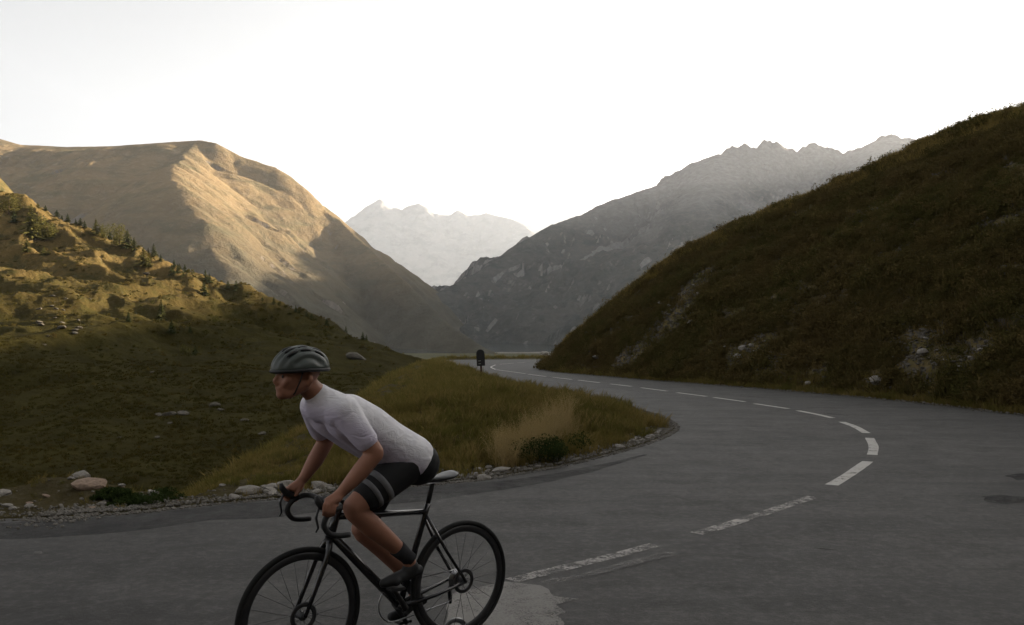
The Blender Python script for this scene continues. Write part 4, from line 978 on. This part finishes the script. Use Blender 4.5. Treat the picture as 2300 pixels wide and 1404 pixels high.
# ================================================================== BICYCLE AND RIDER
MAT['frame'] = simple('gloss black frame', (0.012, 0.012, 0.014), 0.25, 0.6, var=0.1)
MAT['tyre'] = simple('tyre rubber', (0.014, 0.014, 0.014), 0.85, 0.25, var=0.2)
MAT['rim'] = simple('dark carbon rim', (0.018, 0.018, 0.02), 0.4, 0.5, var=0.1)
MAT['steel'] = simple('grey steel', (0.35, 0.35, 0.36), 0.35, 0.5, metal=0.9)
MAT['disc'] = simple('dark disc steel', (0.08, 0.08, 0.085), 0.4, 0.5, metal=0.8)
MAT['black'] = simple('black plastic', (0.015, 0.015, 0.016), 0.6, 0.35)
MAT['saddle'] = simple('saddle cover', (0.05, 0.05, 0.052), 0.45, 0.5)
MAT['skin'] = simple('tanned skin', (0.27, 0.125, 0.08), 0.55, 0.35, var=0.08, scale=12)
m, nt, out = new_mat('white jersey with lilac flank shading'); N = NT(nt); oc = N.n('ShaderNodeTexCoord').outputs['Object']; sx_ = N.n('ShaderNodeSeparateXYZ'); N.l(oc, sx_.inputs[0])
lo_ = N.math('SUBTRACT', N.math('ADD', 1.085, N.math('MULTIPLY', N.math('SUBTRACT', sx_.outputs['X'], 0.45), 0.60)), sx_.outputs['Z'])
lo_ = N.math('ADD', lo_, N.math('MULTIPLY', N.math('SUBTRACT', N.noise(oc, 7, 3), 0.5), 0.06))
cj = N.mix(N.ramp(N.math('ADD', lo_, 0.5), [(0.44, 0.0), (0.53, 0.75)]), (0.66, 0.65, 0.68), (0.40, 0.34, 0.48))  # lilac toward the underside: print colour that also paints in the shade
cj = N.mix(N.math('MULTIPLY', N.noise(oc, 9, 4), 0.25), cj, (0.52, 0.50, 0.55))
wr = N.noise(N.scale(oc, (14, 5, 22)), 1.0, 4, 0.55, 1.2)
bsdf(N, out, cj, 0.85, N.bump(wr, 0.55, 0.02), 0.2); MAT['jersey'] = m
MAT['shorts'] = simple('black shorts cloth', (0.012, 0.012, 0.013), 0.75, 0.25, var=0.1)
MAT['band'] = simple('grey leg band', (0.12, 0.12, 0.125), 0.7, 0.3)
MAT['helmet'] = simple('grey green helmet shell', (0.05, 0.06, 0.054), 0.45, 0.4, var=0.08)
MAT['sock'] = simple('dark sock', (0.03, 0.03, 0.033), 0.9, 0.1)
MAT['eye'] = simple('dark eye', (0.02, 0.015, 0.012), 0.3, 0.5)
HEAD = math.atan2(-0.64, -0.77)
bx, by = -0.31, 4.82
bike_rot = (0, -0.0224, HEAD); bike_loc = (bx, by, roadz(by) + 0.004)
bike = empty('bicycle', bike_loc, bike_rot)
tag(bike, 'black road bicycle ridden across the near road', 'bicycle')
def tube(name, pts, rad, mat, parent, seg=12, caps=True, closed=False):
    """swept tube along points, radius may be a list"""
    pts = [Vector(p) for p in pts]; n = len(pts); rads = rad if isinstance(rad, (list, tuple)) else [rad] * n
    V = []; Fc = []; up = None
    for i, p in enumerate(pts):
        if closed: t = pts[(i + 1) % n] - pts[i - 1]
        else: t = pts[min(n - 1, i + 1)] - pts[max(0, i - 1)]
        t.normalize()
        if up is None: up = Vector((0, 0, 1)) if abs(t.z) < 0.9 else Vector((0, 1, 0))
        a = t.cross(up).normalized(); b = a.cross(t).normalized(); up = b
        for q in range(seg):
            w = 2 * math.pi * q / seg; V.append(tuple(p + (a * math.cos(w) + b * math.sin(w)) * rads[i]))
    m = n if closed else n - 1
    for i in range(m):
        i2 = (i + 1) % n
        for q in range(seg): Fc.append((i * seg + q, i * seg + (q + 1) % seg, i2 * seg + (q + 1) % seg, i2 * seg + q))
    if caps and not closed:
        for e, c in ((0, 0), (n - 1, 1)):
            k = len(V); V.append(tuple(pts[e]))
            for q in range(seg):
                a_, b_ = e * seg + q, e * seg + (q + 1) % seg
                Fc.append((b_, a_, k, k) if c == 0 else (a_, b_, k, k))
    bm = bmesh.new(); vs = [bm.verts.new(v) for v in V]
    for f in Fc:
        f = list(dict.fromkeys(f)); bm.faces.new([vs[i] for i in f])
    bmesh.ops.recalc_face_normals(bm, faces=bm.faces[:])
    for f in bm.faces: f.smooth = True
    me = bpy.data.meshes.new(name); bm.to_mesh(me); bm.free(); me.materials.append(mat)
    return link(name, me, parent) if parent is not False else me
def merge(name, meshes, mat, parent):
    bm = bmesh.new()
    for me in meshes: bm.from_mesh(me); bpy.data.meshes.remove(me)
    me = bpy.data.meshes.new(name); bm.to_mesh(me); bm.free()
    me.materials.clear(); me.materials.append(mat)
    me.polygons.foreach_set('use_smooth', np.ones(len(me.polygons), bool)); return link(name, me, parent)
def T(pts, r, seg=12, **k): return tube('t', pts, r, MAT['frame'], False, seg, **k)
merge('frame', [T([(0.41, 0, 0.27), (0.255, 0, 0.75), (0.235, 0, 0.81)], [0.018, 0.017, 0.017]), T([(0.255, 0, 0.765), (0.52, 0, 0.787), (0.80, 0, 0.81)], [0.015, 0.017, 0.019]),
    T([(0.41, 0, 0.27), (0.62, 0, 0.49), (0.835, 0, 0.72)], [0.023, 0.024, 0.022]), T([(0.80, 0, 0.85), (0.848, 0, 0.695)], [0.022, 0.024]), T([(0.41, -0.045, 0.27), (0.41, 0.045, 0.27)], 0.024)] +
    [T([(0.0, s * 0.062, 0.34), (0.13, s * 0.045, 0.53), (0.255, s * 0.02, 0.745)], [0.008, 0.009, 0.009]) for s in (-1, 1)] +
    [T([(0.0, s * 0.062, 0.34), (0.2, s * 0.05, 0.30), (0.40, s * 0.03, 0.272)], [0.009, 0.011, 0.012]) for s in (-1, 1)], MAT['frame'], bike)
merge('fork', [T([(0.848, 0, 0.70), (0.862, s * 0.03, 0.665), (0.885, s * 0.05, 0.62), (0.95, s * 0.054, 0.46), (1.0, s * 0.055, 0.34)], [0.02, 0.017, 0.016, 0.012, 0.009]) for s in (-1, 1)], MAT['frame'], bike)
tube('seatpost', [(0.238, 0, 0.80), (0.205, 0, 0.925)], 0.0135, MAT['black'], bike)
# saddle: long narrow nose, wide tail
V = []; Fc = []; xs_ = np.linspace(0, 1, 15)
for i, t in enumerate(xs_):
    x = 0.06 + 0.275 * t; w = 0.022 + 0.052 * (1 - sstep(0.12, 0.62, t)) * (0.55 + 0.45 * sstep(0, 0.12, t)); z = 0.962 + 0.018 * (1 - t) ** 3 - 0.006 * math.sin(t * 3.1); hh = 0.022
    for q in range(12):
        a = 2 * math.pi * q / 12; V.append((x, w * math.cos(a), z + hh * math.sin(a) * (0.5 if math.sin(a) > 0 else 1.0) - 0.012))
for i in range(14):
    for q in range(12): Fc.append((i * 12 + q, i * 12 + (q + 1) % 12, (i + 1) * 12 + (q + 1) % 12, (i + 1) * 12 + q))
me = mesh_np('saddle', V, Fc, MAT['saddle']); bm = bmesh.new(); bm.from_mesh(me); bmesh.ops.holes_fill(bm, edges=bm.edges[:]); bmesh.ops.recalc_face_normals(bm, faces=bm.faces[:]); bm.to_mesh(me); bm.free()
sad = link('saddle', me, bike)
merge('saddle_rail', [T([(0.10, s * 0.022, 0.95), (0.15, s * 0.022, 0.925), (0.25, s * 0.02, 0.925), (0.31, s * 0.012, 0.948)], 0.0035, 8) for s in (-1, 1)], MAT['steel'], sad)
tube('stem', [(0.792, 0, 0.845), (0.785, 0, 0.885), (0.82, 0, 0.892), (0.875, 0, 0.90)], [0.019, 0.019, 0.016, 0.017], MAT['black'], bike)
bar = [(0.875, 0, 0.90), (0.875, 0.12, 0.902), (0.88, 0.17, 0.902), (0.905, 0.197, 0.898), (0.95, 0.203, 0.885), (0.98, 0.206, 0.855), (0.985, 0.208, 0.82), (0.955, 0.212, 0.782), (0.90, 0.215, 0.768), (0.85, 0.217, 0.766)]
hb = merge('handlebar', [T(catmull([(x, s * y, z) for x, y, z in bar], 3), 0.0145, 10) for s in (-1, 1)], MAT['black'], bike)
for s in (-1, 1):
    tube('brake_hood', [(0.925, s * 0.203, 0.892), (0.965, s * 0.203, 0.908), (1.0, s * 0.203, 0.922), (1.022, s * 0.203, 0.95), (1.028, s * 0.203, 0.975)], [0.017, 0.018, 0.018, 0.016, 0.009], MAT['black'], hb)
    tube('brake_lever', [(1.012, s * 0.203, 0.92), (1.03, s * 0.207, 0.87), (1.018, s * 0.21, 0.82), (1.03, s * 0.21, 0.80)], [0.006, 0.007, 0.006, 0.004], MAT['rim'], hb, 8)
def ring(rad, tube_r, n=72, seg=10, y=0.0, squash=1.0):
    V = []; Fc = []
    for i in range(n):
        a = 2 * math.pi * i / n
        for q in range(seg):
            w = 2 * math.pi * q / seg; rr = rad + tube_r * math.cos(w) * squash; V.append((rr * math.cos(a), y + tube_r * math.sin(w), rr * math.sin(a)))
    for i in range(n):
        for q in range(seg): Fc.append((i * seg + q, ((i + 1) % n) * seg + q, ((i + 1) % n) * seg + (q + 1) % seg, i * seg + (q + 1) % seg))
    return V, Fc
def wheel(x, rear):
    w = empty('wheel', (x, 0, 0.34)); w.parent = bike
    V, Fc = ring(0.326, 0.0145); link('tyre', mesh_np('tyre', V, Fc, MAT['tyre']), w)
    V, Fc = ring(0.295, 0.011, squash=2.0); link('rim', mesh_np('rim', V, Fc, MAT['rim']), w)
    tube('hub', [(0, -0.05, 0), (0, -0.032, 0), (0, -0.03, 0), (0, 0.03, 0), (0, 0.032, 0), (0, 0.05, 0)], [0.012, 0.012, 0.024, 0.016, 0.024, 0.012], MAT['black'], w)
    sp = []
    for i in range(22):
        a = 2 * math.pi * i / 22; s = 1 if i % 2 else -1; b = a + 0.35 * (1 if (i // 2) % 2 else -1)
        sp.append(T([(0.022 * math.cos(b), s * 0.03, 0.022 * math.sin(b)), (0.278 * math.cos(a), 0, 0.278 * math.sin(a))], 0.0013, 6))
    merge('spokes', sp, MAT['rim'], w)
    V, Fc = ring(0.06, 0.002, 40, 6, 0.036, 6.0); link('brake_disc', mesh_np('brake disc', V, Fc, MAT['disc']), w)
    if rear:
        m_ = []
        for c in range(7): m_.append(T([(0, -0.036 - 0.0035 * c, 0), (0, -0.038 - 0.0035 * c, 0)], 0.052 - 0.004 * c, 28))
        merge('cassette', m_, MAT['steel'], w)
    return w
wheel(0.0, True); wheel(1.0, False)
CA = R(35)
pedL = (0.41 + 0.17 * math.sin(CA), 0.27 + 0.17 * math.cos(CA)); pedR = (0.41 - 0.17 * math.sin(CA), 0.27 - 0.17 * math.cos(CA))
for s, (px_, pz_) in ((1, pedL), (-1, pedR)):
    c = tube('crank', [(0.41, s * 0.062, 0.27), ((0.41 + px_) / 2, s * 0.072, (0.27 + pz_) / 2), (px_, s * 0.076, pz_)], [0.018, 0.013, 0.012], MAT['black'], bike)
    p = link('pedal', box_mesh('pedal', 0.085, 0.065, 0.016, MAT['black']), c); p.location = (px_, s * 0.115, pz_)
V, Fc = ring(0.088, 0.0022, 60, 6, -0.05, 7.0); link('chainring', mesh_np('chainring', V, Fc, MAT['steel']), bike)
ch = [(0.41 + 0.104 * math.sin(a), -0.05, 0.27 + 0.104 * math.cos(a)) for a in np.linspace(0, math.pi, 14)] + [(0.05, -0.05, 0.20), (0.02, -0.05, 0.215), (0.03, -0.05, 0.27), (0.04, -0.05, 0.31)] + [(0.045 * math.cos(a), -0.05, 0.34 + 0.045 * math.sin(a)) for a in np.linspace(-0.3 + 2 * math.pi, math.pi * 0.5 , 9)]
tube('chain', ch, 0.0045, MAT['steel'], bike, 6, closed=True)
tube('derailleur', [(0.01, -0.055, 0.33), (0.03, -0.062, 0.27), (0.025, -0.058, 0.19)], [0.012, 0.014, 0.009], MAT['black'], bike)

# rider: capsules fused into one skin
def capsule_mesh(bones):
    bm = bmesh.new()
    for p0, r0, p1, r1 in bones:
        p0 = Vector(p0); p1 = Vector(p1); ax = p1 - p0; L = ax.length
        rot = ax.to_track_quat('Z', 'Y').to_matrix().to_4x4() if L > 1e-6 else Matrix.Identity(4)
        seg, half = 18, 6; ringsv = []
        st = [(-math.cos(a) * r0, math.sin(a) * r0) for a in np.linspace(0, math.pi / 2, half)] + [(L + math.sin(a) * r1, math.cos(a) * r1) for a in np.linspace(0, math.pi / 2, half)]
        for z, rr in st:
            rr = max(rr, 1e-4); ringsv.append([bm.verts.new(p0 + rot.to_3x3() @ Vector((rr * math.cos(2 * math.pi * q / seg), rr * math.sin(2 * math.pi * q / seg), z))) for q in range(seg)])
        for a, b in zip(ringsv[:-1], ringsv[1:]):
            for q in range(seg): bm.faces.new((a[q], a[(q + 1) % seg], b[(q + 1) % seg], b[q]))
        bm.faces.new(ringsv[0][::-1]); bm.faces.new(ringsv[-1])
    return bm
def chain_bones(pts): return [(a[:3], a[3], b[:3], b[3]) for a, b in zip(pts[:-1], pts[1:])]
def mir(pts): return [(x, -y, z, r) for x, y, z, r in pts]
def fused(name, bones, mat, voxel, smooth, parent=None):
    bm = capsule_mesh(bones); me = bpy.data.meshes.new(name); bm.to_mesh(me); bm.free(); me.materials.append(mat)
    o = bpy.data.objects.new(name, me); COL.objects.link(o)
    m1 = o.modifiers.new('r', 'REMESH'); m1.mode = 'VOXEL'; m1.voxel_size = voxel
    m2 = o.modifiers.new('s', 'SMOOTH'); m2.factor = 0.5; m2.iterations = smooth
    dg = bpy.context.evaluated_depsgraph_get(); me2 = bpy.data.meshes.new_from_object(o.evaluated_get(dg)); me2.name = name
    bpy.data.objects.remove(o); bpy.data.meshes.remove(me)
    if not me2.materials: me2.materials.append(mat)
    me2.polygons.foreach_set('use_smooth', np.ones(len(me2.polygons), bool))
    return link(name, me2, parent)
legL = [(0.43, 0.09, 1.08, 0.102), (0.60, 0.105, 0.975, 0.088), (0.765, 0.108, 0.872, 0.06), (0.76, 0.108, 0.85, 0.056), (0.655, 0.11, 0.755, 0.058), (0.55, 0.113, 0.665, 0.046), (0.44, 0.116, 0.565, 0.035), (0.425, 0.116, 0.53, 0.036)]
legR = [(0.43, -0.09, 1.08, 0.102), (0.52, -0.10, 0.88, 0.086), (0.595, -0.105, 0.70, 0.06), (0.585, -0.105, 0.675, 0.056), (0.465, -0.11, 0.575, 0.058), (0.36, -0.113, 0.46, 0.045), (0.25, -0.116, 0.31, 0.035), (0.235, -0.116, 0.27, 0.036)]
armL = [(0.865, 0.165, 1.375, 0.068), (0.81, 0.225, 1.275, 0.055), (0.745, 0.265, 1.175, 0.046), (0.745, 0.265, 1.165, 0.046), (0.815, 0.242, 1.075, 0.045), (0.895, 0.217, 0.985, 0.028)]
hand = [[(0.895, 0.217, 0.985, 0.027), (0.925, 0.212, 0.96, 0.026), (0.965, 0.208, 0.945, 0.022)], [(0.92, 0.225, 0.955, 0.02), (0.965, 0.224, 0.938, 0.018)], [(0.92, 0.195, 0.955, 0.018), (0.96, 0.193, 0.94, 0.015)],
        [(0.915, 0.192, 0.955, 0.014), (0.935, 0.178, 0.93, 0.011), (0.955, 0.179, 0.908, 0.0095)]]
for i, (fx, ln) in enumerate(((0.998, 1.0), (0.979, 1.08), (0.960, 1.0), (0.942, 0.82))):
    z0 = 0.948 - 0.006 * i
    hand.append([(fx - 0.02, 0.215, z0 - 0.004, 0.011), (fx, 0.233, z0 - 0.012, 0.0098), (fx + 0.004, 0.234, z0 - 0.012 - 0.03 * ln, 0.009), (fx - 0.002, 0.219, z0 - 0.012 - 0.052 * ln, 0.008), (fx - 0.006, 0.204, z0 - 0.012 - 0.056 * ln, 0.0072)])
torso = [[(0.40, s * 0.075, 1.085, 0.118), (0.54, s * 0.055, 1.175, 0.112), (0.68, s * 0.06, 1.265, 0.118), (0.80, s * 0.085, 1.335, 0.108), (0.865, s * 0.13, 1.372, 0.075)] for s in (-1, 1)]
torso += [[(0.86, 0.14, 1.375, 0.07), (0.90, 0.0, 1.40, 0.078), (0.86, -0.14, 1.375, 0.07)]]
neck = [[(0.89, 0, 1.41, 0.066), (0.975, 0, 1.485, 0.056), (1.03, 0, 1.54, 0.06)]]
head = [[(1.015, 0, 1.588, 0.088), (1.065, 0, 1.59, 0.09)], [(1.05, 0, 1.57, 0.082), (1.085, 0, 1.525, 0.068), (1.105, 0, 1.482, 0.048), (1.125, 0, 1.462, 0.03)], [(1.03, 0.045, 1.51, 0.035), (1.10, 0.022, 1.465, 0.028)], [(1.03, -0.045, 1.51, 0.035), (1.10, -0.022, 1.465, 0.028)],
        [(1.148, 0, 1.555, 0.010), (1.164, 0, 1.528, 0.013), (1.158, 0, 1.517, 0.013)], [(1.150, 0.012, 1.517, 0.009), (1.150, -0.012, 1.517, 0.009)], [(1.146, 0.02, 1.492, 0.008), (1.150, 0, 1.492, 0.010), (1.146, -0.02, 1.492, 0.008)], [(1.143, 0.017, 1.481, 0.008), (1.147, 0, 1.480, 0.009), (1.143, -0.017, 1.481, 0.008)],
        [(1.135, 0.045, 1.570, 0.010), (1.148, 0.015, 1.574, 0.010)], [(1.135, -0.045, 1.570, 0.010), (1.148, -0.015, 1.574, 0.010)], [(1.12, 0.05, 1.53, 0.02), (1.125, 0.03, 1.51, 0.02)], [(1.12, -0.05, 1.53, 0.02), (1.125, -0.03, 1.51, 0.02)],
        [(1.02, 0.088, 1.555, 0.012), (1.015, 0.094, 1.53, 0.014), (1.025, 0.088, 1.508, 0.009)], [(1.02, -0.088, 1.555, 0.012), (1.015, -0.094, 1.53, 0.014), (1.025, -0.088, 1.508, 0.009)]]
bones = []
for c in torso + neck + head: bones += chain_bones(c)
for c in [armL] + hand: bones += chain_bones(c) + chain_bones(mir(c))
bones += chain_bones(legL) + chain_bones(legR)
person = fused('person', bones, MAT['skin'], 0.0065, 4)
person.location = bike_loc; person.rotation_euler = bike_rot
tag(person, 'cyclist in white jersey, black shorts and grey green helmet standing on the pedals', 'person')
def grow(pts, g): return [(x, y, z, r + g) for x, y, z, r in pts]
jb = []
for c in torso: jb += chain_bones(grow(c, 0.015))
jb += chain_bones([(0.895, 0, 1.41, 0.082), (0.925, 0, 1.438, 0.072)])
for m_ in (lambda c: c, mir):
    jb += chain_bones(grow(m_([(0.865, 0.165, 1.375, 0.070), (0.815, 0.222, 1.282, 0.057), (0.785, 0.243, 1.235, 0.053)]), 0.009))
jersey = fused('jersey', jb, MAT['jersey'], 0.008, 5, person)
sb = chain_bones([(0.365, 0.08, 1.06, 0.124), (0.41, 0.078, 1.075, 0.120)]) + chain_bones([(0.365, -0.08, 1.06, 0.124), (0.41, -0.078, 1.075, 0.120)])
sb += chain_bones([(0.43, 0.09, 1.07, 0.110), (0.60, 0.105, 0.975, 0.097), (0.685, 0.107, 0.922, 0.083)]) + chain_bones([(0.43, -0.09, 1.07, 0.110), (0.52, -0.10, 0.88, 0.095), (0.56, -0.103, 0.785, 0.08)])
shorts = fused('shorts', sb, MAT['shorts'], 0.008, 5, person)
for c in ([(0.605, 0.105, 0.972, 0.0985), (0.632, 0.106, 0.955, 0.0945)], [(0.66, 0.1065, 0.938, 0.0905), (0.682, 0.107, 0.925, 0.0865)]):
    tube('leg_band', [p[:3] for p in c], [p[3] for p in c], MAT['band'], shorts, 28)
def shoe(ax, az, y, bxp, bzp):
    d = Vector((bxp - ax, 0, bzp - az)); 
    pts = [(ax - 0.045, y, az - 0.035, 0.030), (ax + 0.03, y, az - 0.045, 0.034), (bxp - 0.015, y, bzp + 0.012, 0.034), (bxp + 0.055, y, bzp + 0.002, 0.026)]
    bl = chain_bones(pts) + chain_bones([(ax, y, az - 0.01, 0.040), (ax + 0.02, y, az - 0.03, 0.038)]) + chain_bones([(bxp - 0.01, y + 0.018, bzp + 0.005, 0.026), (bxp - 0.01, y - 0.018, bzp + 0.005, 0.026)])
    return fused('shoe', bl, MAT['black'], 0.006, 4, person)
shoe(0.415, 0.52, 0.116, pedL[0] + 0.02, pedL[1] + 0.04); shoe(0.225, 0.262, -0.116, pedR[0] + 0.02, pedR[1] + 0.04)
for c in (legL, legR):
    a, b = Vector(c[-2][:3]), Vector(c[-3][:3]); tube('sock', [tuple(a + (b - a) * t) for t in (-0.15, 0.1, 0.4, 0.62)], [0.041, 0.040, 0.044, 0.046], MAT['sock'], person, 20)
for s in (-1, 1):
    e = tube('eye', [(1.138, s * 0.032, 1.553), (1.142, s * 0.032, 1.553)], 0.011, MAT['eye'], person, 12)
# helmet: ribbed shell with channels, dark liner rim, straps
V = []; Fc = []; nu_, nv_ = 64, 22
hc = Vector((1.03, 0, 1.602))
for j in range(nv_):
    th = (j / (nv_ - 1)) * 1.72
    for i in range(nu_):
        ph = 2 * math.pi * i / nu_; d = Vector((math.sin(th) * math.cos(ph), math.sin(th) * math.sin(ph), math.cos(th)))
        y = d.y; groove = 0.5 + 0.5 * math.cos(y * 21.0); groove = groove ** 3 * (1 - abs(d.x) ** 6) * float(sstep(0.15, 0.5, th)) * float(sstep(1.65, 1.35, th))
        rr = 1 - 0.12 * groove
        V.append((hc.x + d.x * 0.152 * rr, hc.y + d.y * 0.112 * rr, hc.z + d.z * 0.102 * rr - 0.012 * max(0, d.x) ** 2 * math.sin(th) + 0.0))
for j in range(nv_ - 1):
    for i in range(nu_): Fc.append((j * nu_ + i, j * nu_ + (i + 1) % nu_, (j + 1) * nu_ + (i + 1) % nu_, (j + 1) * nu_ + i)[::-1])
hel = link('helmet', mesh_np('helmet', V, Fc, MAT['helmet']), person)
sol = hel.modifiers.new('shell', 'SOLIDIFY'); sol.thickness = 0.012; sol.offset = -1
rim_ = [(hc.x + 0.148 * math.cos(a), 0.109 * math.sin(a), hc.z - 0.018 - 0.010 * max(0, math.cos(a))) for a in np.linspace(0, 2 * math.pi, 48, endpoint=False)]
tube('helmet_rim', rim_, 0.0095, MAT['black'], hel, 8, closed=True)
vm = []
for y_ in (-0.062, -0.032, 0.0, 0.032, 0.062):
    for x0_, x1_ in ((0.045, 0.105), (-0.03, 0.03), (-0.105, -0.05)):
        pts_ = []
        for t in np.linspace(0, 1, 6):
            x = x0_ + (x1_ - x0_) * t; zz_ = 1 - (x / 0.152) ** 2 - (y_ / 0.112) ** 2
            if zz_ > 0: pts_.append((hc.x + x * 0.965, y_ * 0.965, hc.z + 0.102 * 0.955 * math.sqrt(zz_) - 0.0))
        if len(pts_) == 6: vm.append(T(pts_, [0.002, 0.0065, 0.008, 0.008, 0.0065, 0.002], 8))
merge('helmet_vent', vm, MAT['black'], hel)
for s in (-1, 1):
    tube('chin_strap', [(1.06, s * 0.098, 1.585), (1.07, s * 0.087, 1.53), (1.085, s * 0.062, 1.47), (1.09, s * 0.02, 1.44)], 0.004, MAT['black'], hel, 6)
# ================================================================== HAZE
def haze_box():
    x0, x1, y0, y1, z0, z1 = -7200, 5200, -700, 24500, -170, 3700
    V = [(x, y, z) for x in (x0, x1) for y in (y0, y1) for z in (z0, z1)]
    Fc = [(0, 1, 3, 2), (4, 6, 7, 5), (0, 4, 5, 1), (2, 3, 7, 6), (0, 2, 6, 4), (1, 5, 7, 3)]
    m, nt, out = new_mat('valley haze'); N = NT(nt)
    pv = N.n('ShaderNodeVolumePrincipled'); pv.inputs['Color'].default_value = (0.80, 0.88, 1.0, 1)
    pv.inputs['Density'].default_value = HAZE; pv.inputs['Anisotropy'].default_value = 0.55
    pv.inputs['Density Attribute'].default_value = ''
    N.l(pv.outputs[0], out.inputs['Volume'])
    o = link('haze', mesh_np('haze', V, Fc, m, False)); tag(o, 'pale evening haze filling the whole valley', 'haze', kind='stuff')
haze_box()
